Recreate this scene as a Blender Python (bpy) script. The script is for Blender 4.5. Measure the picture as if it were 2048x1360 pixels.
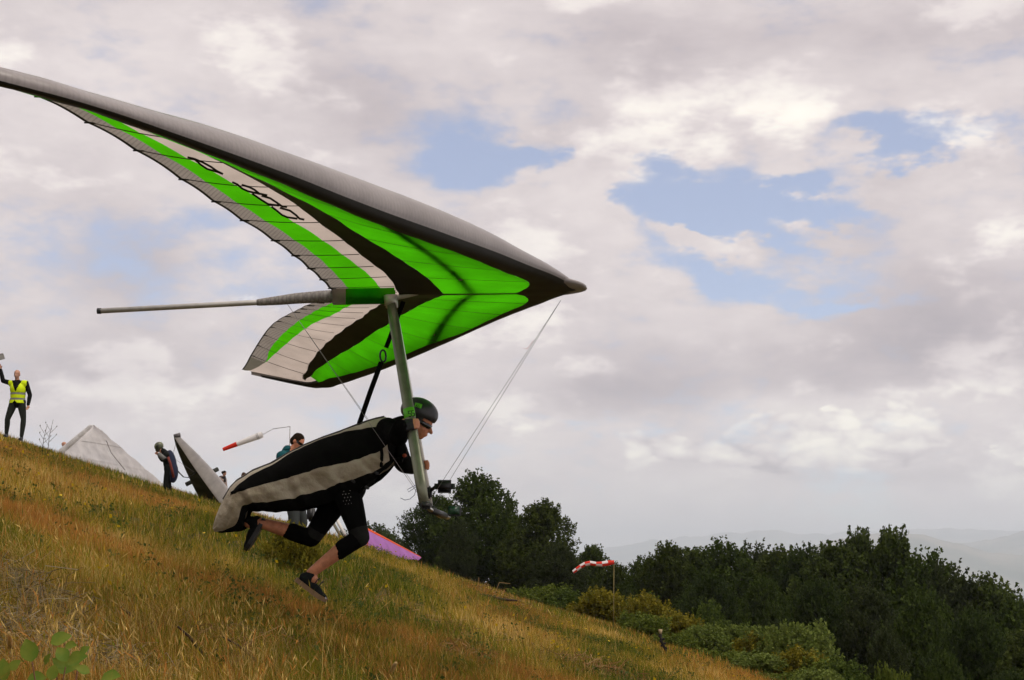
import bpy, bmesh, math, random
import numpy as np
from mathutils import Vector, Matrix, noise as mnoise

SC = bpy.context.scene
COL = SC.collection
for o in list(bpy.data.objects):
    bpy.data.objects.remove(o)

# ------------------------------------------------------------------ camera
FPX, HOR = 2844.0, 1130.0                       # focal length and eye level measured on the 2048 px wide photograph
PITCH = math.atan((HOR - 680.0) / FPX)
cam_d = bpy.data.cameras.new('camera')
cam = bpy.data.objects.new('camera', cam_d)
COL.objects.link(cam)
cam.location = (0, 0, 0)
cam.rotation_euler = (math.pi / 2 + PITCH, 0, 0)
cam_d.sensor_width = 36.0
cam_d.lens = FPX / 2048.0 * 36.0
cam_d.clip_start = 0.1
cam_d.clip_end = 60000.0
SC.camera = cam
SC.render.resolution_x, SC.render.resolution_y = 1024, 680

# ------------------------------------------------------------------ sky, sun, exposure
SUN_DIR = Vector((0.30, -0.26, 0.92)).normalized()       # towards the sun
sun_d = bpy.data.lights.new('sun', 'SUN')
sun_d.energy = 2.5
sun_d.angle = math.radians(40)
sun_d.color = (1.0, 0.93, 0.82)
sun = bpy.data.objects.new('sun', sun_d)
COL.objects.link(sun)
sun.rotation_euler = (-SUN_DIR).to_track_quat('-Z', 'Y').to_euler()
SC.view_settings.view_transform = 'Standard'
SC.view_settings.look = 'None'
SC.view_settings.exposure = 0.0
SC.view_settings.gamma = 1.0
SC.view_settings.use_curve_mapping = False
SC.cycles.use_denoising = True
SC.cycles.volume_bounces = 1
SC.cycles.use_adaptive_sampling = True
SC.cycles.adaptive_threshold = 0.025
SC.cycles.adaptive_min_samples = 20
SC.cycles.max_bounces = 6
SC.cycles.diffuse_bounces = 4
SC.cycles.glossy_bounces = 2
SC.cycles.transparent_max_bounces = 12


class NT:
    """small helper round a node tree"""
    def __init__(self, tree):
        self.t = tree
        self.t.nodes.clear()

    def n(self, typ, **kw):
        nd = self.t.nodes.new(typ)
        for k, v in kw.items():
            setattr(nd, k, v)
        return nd

    def put(self, sock, v):
        if hasattr(v, 'is_output'):
            self.t.links.new(v, sock)
        elif v is not None:
            sock.default_value = v

    def m(self, op, a, b=None, c=None, clamp=False):
        nd = self.n('ShaderNodeMath', operation=op, use_clamp=clamp)
        self.put(nd.inputs[0], a)
        if b is not None:
            self.put(nd.inputs[1], b)
        if c is not None:
            self.put(nd.inputs[2], c)
        return nd.outputs[0]

    def mix(self, f, a, b, blend='MIX'):
        nd = self.n('ShaderNodeMix', data_type='RGBA', blend_type=blend)
        self.put(nd.inputs[0], f)
        self.put(nd.inputs[6], a)
        self.put(nd.inputs[7], b)
        return nd.outputs[2]

    def noise(self, vec, scale, detail=4, rough=0.55, dist=0.0, lac=2.0):
        nd = self.n('ShaderNodeTexNoise')
        if vec is not None:
            self.put(nd.inputs['Vector'], vec)
        nd.inputs['Scale'].default_value = scale
        nd.inputs['Detail'].default_value = detail
        nd.inputs['Roughness'].default_value = rough
        nd.inputs['Lacunarity'].default_value = lac
        nd.inputs['Distortion'].default_value = dist
        return nd.outputs['Fac']

    def ss(self, x, lo, hi, a=0.0, b=1.0):
        nd = self.n('ShaderNodeMapRange', interpolation_type='SMOOTHSTEP')
        self.put(nd.inputs[0], x)
        nd.inputs[1].default_value, nd.inputs[2].default_value = lo, hi
        nd.inputs[3].default_value, nd.inputs[4].default_value = a, b
        return nd.outputs[0]


CP, SP = math.cos(PITCH), math.sin(PITCH)


def ray(px, py):
    u, v = (px - 1024.0) / FPX, (680.0 - py) / FPX
    return Vector((u, CP - v * SP, SP + v * CP))


def at(px, py, Y):
    """the point seen at pixel px, py of the photograph, Y metres out"""
    r = ray(px, py)
    return r * (Y / r.y)


def project(p):
    d = p[1] * CP + p[2] * SP
    return 1024 + FPX * p[0] / d, 680 - FPX * (-p[1] * SP + p[2] * CP) / d


def build_world():
    w = bpy.data.worlds.new('World')
    SC.world = w
    w.use_nodes = True
    w.cycles.sampling_method = 'MANUAL'
    w.cycles.sample_map_resolution = 512
    N = NT(w.node_tree)
    out = N.n('ShaderNodeOutputWorld')
    sky = N.n('ShaderNodeTexSky', sky_type='NISHITA')
    sky.sun_disc = False
    sky.sun_elevation = math.asin(SUN_DIR.z)
    sky.sun_rotation = math.atan2(SUN_DIR.x, SUN_DIR.y)
    sky.altitude = 1300
    tc = N.n('ShaderNodeTexCoord')
    D = tc.outputs['Generated']
    sep = N.n('ShaderNodeSeparateXYZ')
    N.put(sep.inputs[0], D)
    x, y, z = sep.outputs
    # cloud deck seen in perspective: direction divided by height
    den = N.m('ADD', N.m('MAXIMUM', z, 0.0), 0.75)
    com = N.n('ShaderNodeCombineXYZ')
    N.put(com.inputs[0], N.m('DIVIDE', x, den))
    N.put(com.inputs[1], N.m('DIVIDE', y, den))
    N.put(com.inputs[2], N.m('MULTIPLY', z, 1.7))
    P = com.outputs[0]
    wn = N.n('ShaderNodeTexNoise')
    N.put(wn.inputs['Vector'], P)
    wn.inputs['Scale'].default_value = 9.0
    wn.inputs['Detail'].default_value = 5.0
    wn.inputs['Roughness'].default_value = 0.6
    wsep = N.n('ShaderNodeSeparateColor')
    N.put(wsep.inputs[0], wn.outputs['Color'])
    wx, wy = N.m('SUBTRACT', wsep.outputs[0], 0.5), N.m('SUBTRACT', wsep.outputs[1], 0.5)
    # bearing and slope of the line of sight, bent by the noise so that banks get ragged edges
    ys = N.m('MAXIMUM', y, 0.02)
    A = N.m('MULTIPLY_ADD', wx, 0.13, N.m('DIVIDE', x, ys))
    B = N.m('MULTIPLY_ADD', wy, 0.11, N.m('DIVIDE', z, ys))

    A2 = N.m('MULTIPLY_ADD', wx, 0.05, N.m('DIVIDE', x, ys))
    B2 = N.m('MULTIPLY_ADD', wy, 0.04, N.m('DIVIDE', z, ys))

    def banks(lst, A=A, B=B):
        tot = 0.0
        for px, py, rx, ry, amp in lst:
            r = ray(px, py)
            ua = N.m('MULTIPLY_ADD', A, FPX / rx, -r.x / r.y * FPX / rx)
            ub = N.m('MULTIPLY_ADD', B, FPX / ry, -r.z / r.y * FPX / ry)
            q = N.m('MULTIPLY_ADD', ua, ua, N.m('MULTIPLY', ub, ub))
            tot = N.m('MULTIPLY_ADD', N.m('EXPONENT', N.m('MULTIPLY', q, -1.0)), amp, tot)
        return tot

    gap = banks([(965, 335, 92, 60, 0.86), (1110, 300, 75, 30, 0.65), (1370, 420, 140, 92, 0.82), (1340, 335, 140, 40, 0.5),
                 (1600, 385, 120, 50, 0.62), (1860, 285, 220, 36, 0.66), (1470, 545, 170, 42, 0.55), (1700, 590, 160, 24, 0.5), (1540, 440, 120, 60, 0.55), (1080, 862, 200, 26, 0.28),
                 (1200, 350, 45, 100, -0.95), (1130, 420, 110, 45, -0.7), (1345, 470, 55, 22, -0.9), (1640, 440, 90, 22, -0.45), (1760, 360, 80, 50, -0.5), (1560, 330, 50, 30, -0.35), (1480, 490, 120, 18, -0.4)])
    dark = banks([(1920, 640, 240, 105, 0.34), (1250, 775, 170, 60, 0.30), (730, 230, 170, 110, 0.20), (260, 540, 110, 100, 0.24), (1330, 110, 260, 80, 0.20),
                  (1800, 60, 300, 60, 0.16), (130, 720, 260, 60, 0.12), (1650, 710, 260, 36, 0.14), (560, 330, 120, 60, 0.10), (1560, 930, 220, 18, 0.12), (1900, 940, 200, 20, 0.14), (1700, 760, 200, 26, 0.14)], A2, B2)
    light = banks([(1285, 878, 95, 40, 0.5), (1545, 818, 170, 38, 0.6), (1860, 815, 170, 36, 0.6), (1010, 900, 70, 40, 0.5), (1160, 390, 110, 90, 0.30), (1500, 240, 360, 60, 0.30), (1960, 430, 120, 110, 0.32),
                   (480, 590, 180, 70, 0.30), (200, 90, 320, 100, 0.18), (960, 130, 220, 80, 0.14), (640, 830, 260, 50, 0.16), (1080, 640, 220, 60, 0.18), (860, 400, 60, 60, 0.16), (1240, 560, 90, 70, 0.16)], A2, B2)
    # billows: rounded heads from a cell pattern, broken up by noise
    wv = N.n('ShaderNodeVectorMath', operation='MULTIPLY_ADD')
    N.put(wv.inputs[0], wn.outputs['Color'])
    wv.inputs[1].default_value = (0.10, 0.10, 0.10)
    N.put(wv.inputs[2], P)
    vo = N.n('ShaderNodeTexVoronoi', feature='SMOOTH_F1')
    N.put(vo.inputs['Vector'], wv.outputs[0])
    vo.inputs['Scale'].default_value = 7.0
    vo.inputs['Smoothness'].default_value = 0.35
    vo.inputs['Detail'].default_value = 1.0
    vo.inputs['Roughness'].default_value = 0.5
    puff = N.m('SUBTRACT', 0.45, vo.outputs['Distance'])
    fine = N.m('SUBTRACT', N.noise(P, 24.0, 4, 0.6), 0.5)
    mid = N.m('SUBTRACT', N.noise(P, 6.0, 5, 0.55), 0.5)
    cover = N.m('SUBTRACT', N.m('MULTIPLY_ADD', mid, 0.9, N.m('MULTIPLY_ADD', fine, 0.75, N.m('MULTIPLY_ADD', puff, 0.6, 0.40))), gap)
    thick = N.ss(cover, -0.34, 0.20)
    # bright sunlit heads where billows stand out, mauve-grey bases between
    heads = N.ss(N.m('MULTIPLY_ADD', fine, 0.8, N.m('MULTIPLY_ADD', mid, 0.5, puff)), -0.18, 0.16)
    t = N.m('MULTIPLY_ADD', N.m('MULTIPLY', light, N.m('MULTIPLY_ADD', heads, 0.75, 0.25)), 0.80, N.m('MULTIPLY', N.m('SUBTRACT', heads, 0.5), 0.20))
    t = N.m('SUBTRACT', t, N.m('MULTIPLY', dark, 0.9))
    t = N.m('MULTIPLY_ADD', mid, 0.40, N.m('MULTIPLY_ADD', fine, 0.20, N.m('ADD', t, 0.54)))
    t = N.m('MULTIPLY_ADD', N.ss(z, 0.16, 0.0), 0.14, t)          # paler towards the horizon, all round
    # a row of far cumulus standing low over the valley, with knobbly edges
    v2 = N.n('ShaderNodeTexVoronoi', feature='SMOOTH_F1')
    N.put(v2.inputs['Vector'], wv.outputs[0])
    v2.inputs['Scale'].default_value = 30.0
    v2.inputs['Smoothness'].default_value = 0.3
    v2.inputs['Detail'].default_value = 1.0
    knob = N.m('SUBTRACT', 0.42, v2.outputs['Distance'])
    cum = banks([(1285, 892, 85, 42, 1.0), (1400, 905, 110, 34, 0.85), (1520, 880, 70, 52, 1.0), (1570, 870, 60, 60, 0.8), (1700, 850, 110, 70, 0.75), (1850, 850, 110, 55, 0.85), (1660, 905, 260, 26, 0.7), (2040, 912, 70, 34, 0.9), (470, 590, 110, 50, 0.7)], A2, B2)
    edge = N.ss(N.m('MULTIPLY_ADD', knob, 0.55, N.m('MULTIPLY_ADD', fine, 0.4, cum)), 0.42, 0.58)
    base = banks([(1290, 932, 130, 14, 0.12), (1560, 934, 330, 16, 0.18), (1850, 915, 200, 18, 0.16)], A2, B2)
    t2 = N.m('SUBTRACT', N.m('MULTIPLY_ADD', knob, 0.75, N.m('MULTIPLY_ADD', fine, 0.45, 0.96)), base)
    t = N.m('MULTIPLY_ADD', N.m('SUBTRACT', t2, t), N.m('MULTIPLY', edge, 0.9), t)
    ramp = N.n('ShaderNodeValToRGB')
    N.put(ramp.inputs[0], t)
    els = ramp.color_ramp.elements
    els[0].position, els[0].color = 0.0, (0.32, 0.285, 0.315, 1)
    els[1].position, els[1].color = 1.0, (1.08, 1.02, 0.90, 1)
    for p, c in [(0.3, (0.53, 0.465, 0.475, 1)), (0.52, (0.73, 0.655, 0.645, 1)), (0.75, (0.90, 0.835, 0.78, 1))]:
        e = els.new(p)
        e.color = c
    blue = N.mix(1.0, sky.outputs[0], (0.135, 0.128, 0.130, 1), 'MULTIPLY')
    veil = N.mix(0.26, blue, (0.66, 0.64, 0.74, 1))           # thin high cloud over the blue
    colr = N.mix(thick, veil, ramp.outputs[0])
    bg = N.n('ShaderNodeBackground')
    N.put(bg.inputs[0], colr)
    bg.inputs[1].default_value = 1.12
    N.t.links.new(bg.outputs[0], out.inputs[0])


build_world()

# ------------------------------------------------------------------ mesh and material helpers
R = random.Random(7)
NPR = np.random.default_rng(11)
MATS = {}


def mat(name, color, rough=0.7, spec=0.3, metal=0.0, trans=0.0, var=0.0, vscale=8.0, bump=0.0, bscale=40.0, bdist=0.02, attr=None, sheen=0.0, color2=None, coords='Object', coat=0.0):
    """principled material with noise in its colour and relief; trans = share of light let through (cloth, leaves)"""
    if name in MATS:
        return MATS[name]
    m = bpy.data.materials.new(name)
    m.use_nodes = True
    N = NT(m.node_tree)
    out = N.n('ShaderNodeOutputMaterial')
    b = N.n('ShaderNodeBsdfPrincipled')
    b.inputs['Roughness'].default_value = rough
    b.inputs['Specular IOR Level'].default_value = spec
    b.inputs['Metallic'].default_value = metal
    b.inputs['Coat Weight'].default_value = coat
    b.inputs['Sheen Weight'].default_value = sheen
    tc = N.n('ShaderNodeTexCoord')
    vec = tc.outputs[coords]
    col = tuple(color) + (1,) if len(color) == 3 else color
    if attr:
        a = N.n('ShaderNodeAttribute', attribute_name=attr)
        col = a.outputs['Color']
    if var > 0 or color2 is not None:
        f = N.ss(N.noise(vec, vscale, 6, 0.6), 0.35, 0.65)
        if color2 is not None:
            col = N.mix(f, col, tuple(color2) + (1,))
        else:
            k = N.m('MULTIPLY_ADD', f, 2 * var, 1 - var)
            cc = N.n('ShaderNodeCombineColor')
            for i in range(3):
                N.put(cc.inputs[i], k)
            col = N.mix(1.0, col, cc.outputs[0], 'MULTIPLY')
    N.put(b.inputs['Base Color'], col)
    sh = b.outputs[0]
    if bump > 0:
        bp = N.n('ShaderNodeBump')
        bp.inputs['Strength'].default_value = bump
        bp.inputs['Distance'].default_value = bdist
        N.put(bp.inputs['Height'], N.noise(vec, bscale, 5, 0.6))
        N.t.links.new(bp.outputs[0], b.inputs['Normal'])
    if trans > 0:
        tr = N.n('ShaderNodeBsdfTranslucent')
        N.put(tr.inputs[0], col)
        mx = N.n('ShaderNodeMixShader')
        mx.inputs[0].default_value = trans
        N.t.links.new(sh, mx.inputs[1])
        N.t.links.new(tr.outputs[0], mx.inputs[2])
        sh = mx.outputs[0]
    N.t.links.new(sh, out.inputs[0])
    MATS[name] = m
    return m


def set_props(o, label=None, cat=None, group=None, kind=None):
    if label:
        o['label'] = label
    if cat:
        o['category'] = cat
    if group:
        o['group'] = group
    if kind:
        o['kind'] = kind
    return o


def link(name, me, material=None, parent=None, smooth=False):
    o = bpy.data.objects.new(name, me)
    COL.objects.link(o)
    if material is not None and len(me.materials) == 0:
        me.materials.append(material)
    if parent is not None:
        o.parent = parent
        o.matrix_parent_inverse = parent.matrix_basis.inverted()
    if smooth:
        me.polygons.foreach_set('use_smooth', [True] * len(me.polygons))
    return o


def pydata(name, V, F, material=None, parent=None, smooth=False):
    me = bpy.data.meshes.new(name)
    me.from_pydata([tuple(v) for v in V], [], F)
    me.update()
    return link(name, me, material, parent, smooth)


def empty(name, loc, label=None, cat=None, group=None):
    o = bpy.data.objects.new(name, None)
    o.empty_display_size = 0.2
    COL.objects.link(o)
    o.location = loc
    return set_props(o, label, cat, group)


def np_mesh(name, V, F3, colors=None, material=None, parent=None, smooth=False):
    """mesh from numpy arrays: V (n,3), F3 (m,3) triangles, colours per vertex"""
    me = bpy.data.meshes.new(name)
    n, m = len(V), len(F3)
    me.vertices.add(n)
    me.vertices.foreach_set('co', np.ascontiguousarray(V, dtype=np.float32).ravel())
    me.loops.add(m * 3)
    me.loops.foreach_set('vertex_index', np.ascontiguousarray(F3, dtype=np.int32).ravel())
    me.polygons.add(m)
    me.polygons.foreach_set('loop_start', np.arange(0, m * 3, 3, dtype=np.int32))
    me.update(calc_edges=True)
    if colors is not None:
        a = me.color_attributes.new('col', 'FLOAT_COLOR', 'POINT')
        c4 = np.ones((n, 4), dtype=np.float32)
        c4[:, :3] = colors
        a.data.foreach_set('color', c4.ravel())
    me.validate()
    return link(name, me, material, parent, smooth)


def frame_of(d):
    d = Vector(d).normalized()
    up = Vector((0, 0, 1)) if abs(d.z) < 0.9 else Vector((0, 1, 0))
    a = d.cross(up).normalized()
    return a, d.cross(a).normalized(), d


def tube_vf(pts, radii, seg=10, cap=True, flat=1.0, flat_dir=None):
    """vertices and faces of a tube through pts; flat squeezes it along flat_dir"""
    pts = [Vector(p) for p in pts]
    n = len(pts)
    if not hasattr(radii, '__len__'):
        radii = [radii] * n
    V, Fc = [], []
    prev = None
    for i, p in enumerate(pts):
        d = (pts[min(i + 1, n - 1)] - pts[max(i - 1, 0)])
        if flat_dir is not None:
            b = Vector(flat_dir)
            b = (b - d.normalized() * b.dot(d.normalized())).normalized()
            a = d.normalized().cross(b)
        elif prev is None:
            a, b, _ = frame_of(d)
        else:
            dn = d.normalized()
            a = (prev - dn * prev.dot(dn)).normalized()
            b = dn.cross(a)
        prev = a
        for k in range(seg):
            t = 2 * math.pi * k / seg
            V.append(p + a * (math.cos(t) * radii[i]) + b * (math.sin(t) * radii[i] * flat))
    for i in range(n - 1):
        for k in range(seg):
            k2 = (k + 1) % seg
            Fc.append((i * seg + k, i * seg + k2, (i + 1) * seg + k2, (i + 1) * seg + k))
    if cap:
        Fc.append(tuple(range(seg))[::-1])
        Fc.append(tuple((n - 1) * seg + k for k in range(seg)))
    return V, Fc


def tube(name, pts, radii, material, parent=None, seg=10, flat=1.0, flat_dir=None):
    V, Fc = tube_vf(pts, radii, seg, True, flat, flat_dir)
    return pydata(name, V, Fc, material, parent, True)


def box_vf(c, sx, sy, sz, rot=None):
    V = []
    for dx in (-1, 1):
        for dy in (-1, 1):
            for dz in (-1, 1):
                v = Vector((dx * sx / 2, dy * sy / 2, dz * sz / 2))
                if rot is not None:
                    v = rot @ v
                V.append(Vector(c) + v)
    return V, [(0, 1, 3, 2), (4, 6, 7, 5), (0, 4, 5, 1), (2, 3, 7, 6), (0, 2, 6, 4), (1, 5, 7, 3)]


def rounded(name, c, sx, sy, sz, bev, material, parent=None, rot=None, seg=3):
    V, Fc = box_vf((0, 0, 0), sx, sy, sz)
    me = bpy.data.meshes.new(name)
    bm = bmesh.new()
    vs = [bm.verts.new(v) for v in V]
    for f in Fc:
        bm.faces.new([vs[i] for i in f])
    bmesh.ops.bevel(bm, geom=bm.edges[:], offset=bev, segments=seg, affect='EDGES')
    bmesh.ops.recalc_face_normals(bm, faces=bm.faces[:])
    M = Matrix.Translation(Vector(c)) @ (rot.to_4x4() if rot is not None else Matrix.Identity(4))
    bmesh.ops.transform(bm, matrix=M, verts=bm.verts[:])
    bm.to_mesh(me)
    bm.free()
    return link(name, me, material, parent, True)


def vnoise(x, y, seed=0, octaves=4, rough=0.5):
    """numpy value noise, 0..1"""
    x, y = np.asarray(x, float), np.asarray(y, float)
    tot, amp, s = 0.0, 1.0, 0.0
    for o in range(octaves):
        xi, yi = np.floor(x), np.floor(y)
        fx, fy = x - xi, y - yi
        fx, fy = fx * fx * (3 - 2 * fx), fy * fy * (3 - 2 * fy)

        def h(a, b):
            v = np.sin(a * 127.1 + b * 311.7 + (seed + o) * 74.7) * 43758.5453
            return v - np.floor(v)
        v = (h(xi, yi) * (1 - fx) + h(xi + 1, yi) * fx) * (1 - fy) + (h(xi, yi + 1) * (1 - fx) + h(xi + 1, yi + 1) * fx) * fy
        tot = tot + v * amp
        s += amp
        amp *= rough
        x, y = x * 2.03 + 17.3, y * 2.03 + 9.1
    return tot / s


def sstep(x, a, b):
    t = np.clip((np.asarray(x, float) - a) / (b - a), 0, 1)
    return t * t * (3 - 2 * t)


# ------------------------------------------------------------------ ground
def ground_z(x, y):
    x, y = np.asarray(x, float), np.asarray(y, float)
    xl = np.clip(x, -260, 400)
    slope = -0.324 * xl + 0.055 * np.clip(xl, 0, 9) - 0.0040 * np.clip(xl - 7, 0, 60) ** 2 - 0.22 * np.clip(xl - 60, 0, 400)
    slope = np.where(x < -60, 18.9 + 0.10 * (-60 - xl), slope)
    k = 0.00021 + 0.00019 * sstep(-x, 7, 17)
    yy = np.clip(y - 20, 0, None)
    drop = k * np.minimum(yy, 130) ** 2 + np.clip(yy - 130, 0, 900) * 0.25
    z = -1.10 + slope - drop
    z = z + 0.34 * np.exp(-((x + 3.2) / 4.2) ** 2 - ((y - 34.0) / 4.5) ** 2)
    z = z + 0.30 * np.exp(-((x + 3.2) / 3.0) ** 2 - ((y - 21.5) / 3.5) ** 2)      # low mound under the onlookers
    near = 1 - sstep(y, 60, 140)
    z = z + near * (0.16 * (vnoise(x * 0.35, y * 0.35, 3) - 0.5) + 0.15 * (vnoise(x * 1.3, y * 1.3, 5, 3) - 0.5))
    far = sstep(np.hypot(x, y), 250, 2500)
    return z * (1 - far) + far * (-330 + 60 * vnoise(x / 1500.0, y / 1500.0, 8))


def build_ground():
    ys = np.concatenate([np.arange(-14, 3, 1.0), np.arange(3, 26, 0.3), np.arange(26, 80, 1.0), np.geomspace(80, 34000, 60)])
    us = np.linspace(-1, 1, 141)
    V, F = [], []
    for y in ys:
        half = 9 + max(0, y + 14) * 0.75
        x = us * half
        V.append(np.stack([x, np.full_like(x, y), ground_z(x, np.full_like(x, y))], 1))
    V = np.concatenate(V)
    n = len(us)
    i = (np.arange(len(ys) - 1)[:, None] * n + np.arange(n - 1)[None, :]).ravel()
    F = np.concatenate([np.stack([i, i + 1, i + n + 1], 1), np.stack([i, i + n + 1, i + n], 1)])
    m = bpy.data.materials.new('hillside_soil')
    m.use_nodes = True
    N = NT(m.node_tree)
    out = N.n('ShaderNodeOutputMaterial')
    b = N.n('ShaderNodeBsdfPrincipled')
    b.inputs['Roughness'].default_value = 0.95
    b.inputs['Specular IOR Level'].default_value = 0.1
    tc = N.n('ShaderNodeTexCoord')
    v = tc.outputs['Object']
    c = N.mix(N.ss(N.noise(v, 0.9, 6, 0.65), 0.35, 0.65), (0.085, 0.06, 0.02, 1), (0.06, 0.065, 0.016, 1))
    c = N.mix(N.ss(N.noise(v, 14, 5, 0.7), 0.45, 0.75), c, (0.16, 0.10, 0.042, 1))
    sp = N.n('ShaderNodeSeparateXYZ')
    N.put(sp.inputs[0], v)
    c = N.mix(N.ss(sp.outputs[1], 70, 200), c, N.mix(N.ss(N.noise(v, 0.01, 5, 0.6), 0.4, 0.6), (0.03, 0.045, 0.015, 1), (0.07, 0.08, 0.03, 1)))
    N.put(b.inputs['Base Color'], c)
    bp = N.n('ShaderNodeBump')
    bp.inputs['Strength'].default_value = 0.8
    bp.inputs['Distance'].default_value = 0.05
    N.put(bp.inputs['Height'], N.noise(v, 16, 6, 0.7))
    N.t.links.new(bp.outputs[0], b.inputs['Normal'])
    N.t.links.new(b.outputs[0], out.inputs[0])
    o = np_mesh('hillside', V, F, None, m, smooth=True)
    set_props(o, 'grassy hillside falling from the ridge towards the wood', None, None, 'structure')


build_ground()


def build_mountain(name, label, profile, R0, depth, seed, rough, base=-330.0):
    """a ridge R0 metres out whose skyline follows bearing/height pairs, with spurs running down its near flank"""
    xs = np.linspace(profile[0][0], profile[-1][0], 260)
    ph = np.interp(xs, [p[0] for p in profile], [p[1] for p in profile])
    rows = 26
    py = ph + (vnoise(xs / 37.0, np.full_like(xs, seed), seed, 4) - 0.5) * rough
    crest = np.array([at(a, b, R0) for a, b in zip(xs, py)])
    V = []
    for j in range(rows):
        t = j / (rows - 1)                       # 0 = foot near us, 0.72 = crest, 1 = behind
        f = t / 0.72 if t < 0.72 else (1 - t) / 0.28
        y = R0 - depth * (0.72 - t)
        spur = vnoise(xs / 60.0 + 3 * t, np.full_like(xs, t * 3.0), seed + 3, 5, 0.6) - 0.5
        prof = f ** 1.15
        z = base + (crest[:, 2] - base) * (prof + 0.55 * spur * prof * (1 - f))
        V.append(np.stack([crest[:, 0] / R0 * y, np.full_like(xs, y), z], 1))
    V = np.concatenate(V)
    n = len(xs)
    i = (np.arange(rows - 1)[:, None] * n + np.arange(n - 1)[None, :]).ravel()
    F = np.concatenate([np.stack([i, i + 1, i + n + 1], 1), np.stack([i, i + n + 1, i + n], 1)])
    m = mat(name + '_' + str(seed), (0.10, 0.12, 0.09), 0.95, 0.0, color2=(0.24, 0.22, 0.17), vscale=0.0011)
    o = np_mesh(name, V, F, None, m, smooth=True)
    return set_props(o, label, None, None, 'structure')


build_mountain('mountain', 'far pale mountain range fading into haze along the horizon',
               [(700, 1122), (1000, 1115), (1150, 1104), (1250, 1092), (1330, 1078), (1390, 1072), (1470, 1064), (1560, 1062), (1660, 1068), (1760, 1062), (1880, 1056), (2048, 1058), (2300, 1070), (2700, 1090)], 24000, 9000, 21, 16)
build_mountain('mountain', 'mid-distance bluish mountain shoulder behind the right-hand wood',
               [(1150, 1230), (1380, 1160), (1500, 1128), (1600, 1100), (1690, 1076), (1780, 1062), (1850, 1070), (1930, 1092), (1980, 1104), (2048, 1112), (2140, 1104), (2400, 1140)], 11500, 5000, 33, 10)
build_mountain('mountain', 'hazy slope descending at the far right edge above the bluish shoulder',
               [(1550, 1220), (1750, 1130), (1850, 1092), (1950, 1084), (2000, 1074), (2060, 1058), (2200, 1040), (2500, 1070)], 15500, 5000, 41, 10)


def build_haze():
    V, F = box_vf((0, 13500, 110), 52000, 28600, 1080)
    m = bpy.data.materials.new('haze_air')
    m.use_nodes = True
    N = NT(m.node_tree)
    out = N.n('ShaderNodeOutputMaterial')
    pv = N.n('ShaderNodeVolumePrincipled')
    pv.inputs['Color'].default_value = (0.83, 0.90, 1.0, 1)
    pv.inputs['Density'].default_value = 0.000095
    pv.inputs['Anisotropy'].default_value = 0.0
    N.t.links.new(pv.outputs[0], out.inputs['Volume'])
    o = pydata('haze', V, F, m)
    set_props(o, 'thin pale haze filling the air over the valley', None, None, 'stuff')


build_haze()

# ------------------------------------------------------------------ trees
def leaf_cloud(bases, dirs, n_leaf, length, leaf, rng, col_a, col_b, spread=0.35, droop=0.0):
    """shoots set with folded leaves: returns vertices, triangles and colours"""
    B = np.repeat(bases, n_leaf, 0)
    Dn = np.repeat(dirs, n_leaf, 0)
    n = len(B)
    t = rng.random(n)
    L = np.repeat(rng.uniform(0.6, 1.2, len(bases)), n_leaf) * length
    off = rng.normal(0, 1, (n, 3))
    P = B + Dn * (t * L)[:, None] + off * (spread * length * 0.4 * (1 - 0.55 * t))[:, None]
    P[:, 2] -= droop * (t * L) ** 2
    ax = Dn * 0.6 + rng.normal(0, 0.8, (n, 3))
    ax /= np.linalg.norm(ax, axis=1)[:, None]
    nr = rng.normal(0, 1, (n, 3)) + np.array([0, 0, 0.9])
    sd = np.cross(ax, nr)
    sd /= np.linalg.norm(sd, axis=1)[:, None] + 1e-9
    nr = np.cross(sd, ax)
    s = leaf * rng.uniform(0.6, 1.25, n)[:, None]
    v0, v1 = P - ax * s * 0.5, P + ax * s * 0.5
    v2 = P + sd * s * 0.36 + nr * s * 0.10
    v3 = P - sd * s * 0.36 + nr * s * 0.10
    V = np.stack([v0, v2, v1, v3], 1).reshape(-1, 3)
    i = np.arange(n) * 4
    F = np.concatenate([np.stack([i, i + 1, i + 2], 1), np.stack([i, i + 2, i + 3], 1)])
    mixv = np.clip(np.repeat(rng.random(len(bases)), n_leaf) * 0.7 + rng.random(n) * 0.3, 0, 1)[:, None]
    c = np.array(col_a) * (1 - mixv) + np.array(col_b) * mixv
    return V, F, np.repeat(c, 4, 0)


LEAF = mat('leaf_green', (0.05, 0.07, 0.02), 0.75, 0.05, trans=0.35, attr='col')
BARK = mat('bark_grey', (0.075, 0.06, 0.045), 0.9, 0.1, var=0.35, vscale=6, bump=0.6, bscale=18)


def limb_mesh(segs, seg=6):
    V, Fc = [], []
    for pts, rad in segs:
        v, f = tube_vf(pts, rad, seg)
        o = len(V)
        V += v
        Fc += [tuple(i + o for i in q) for q in f]
    return V, Fc


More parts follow.
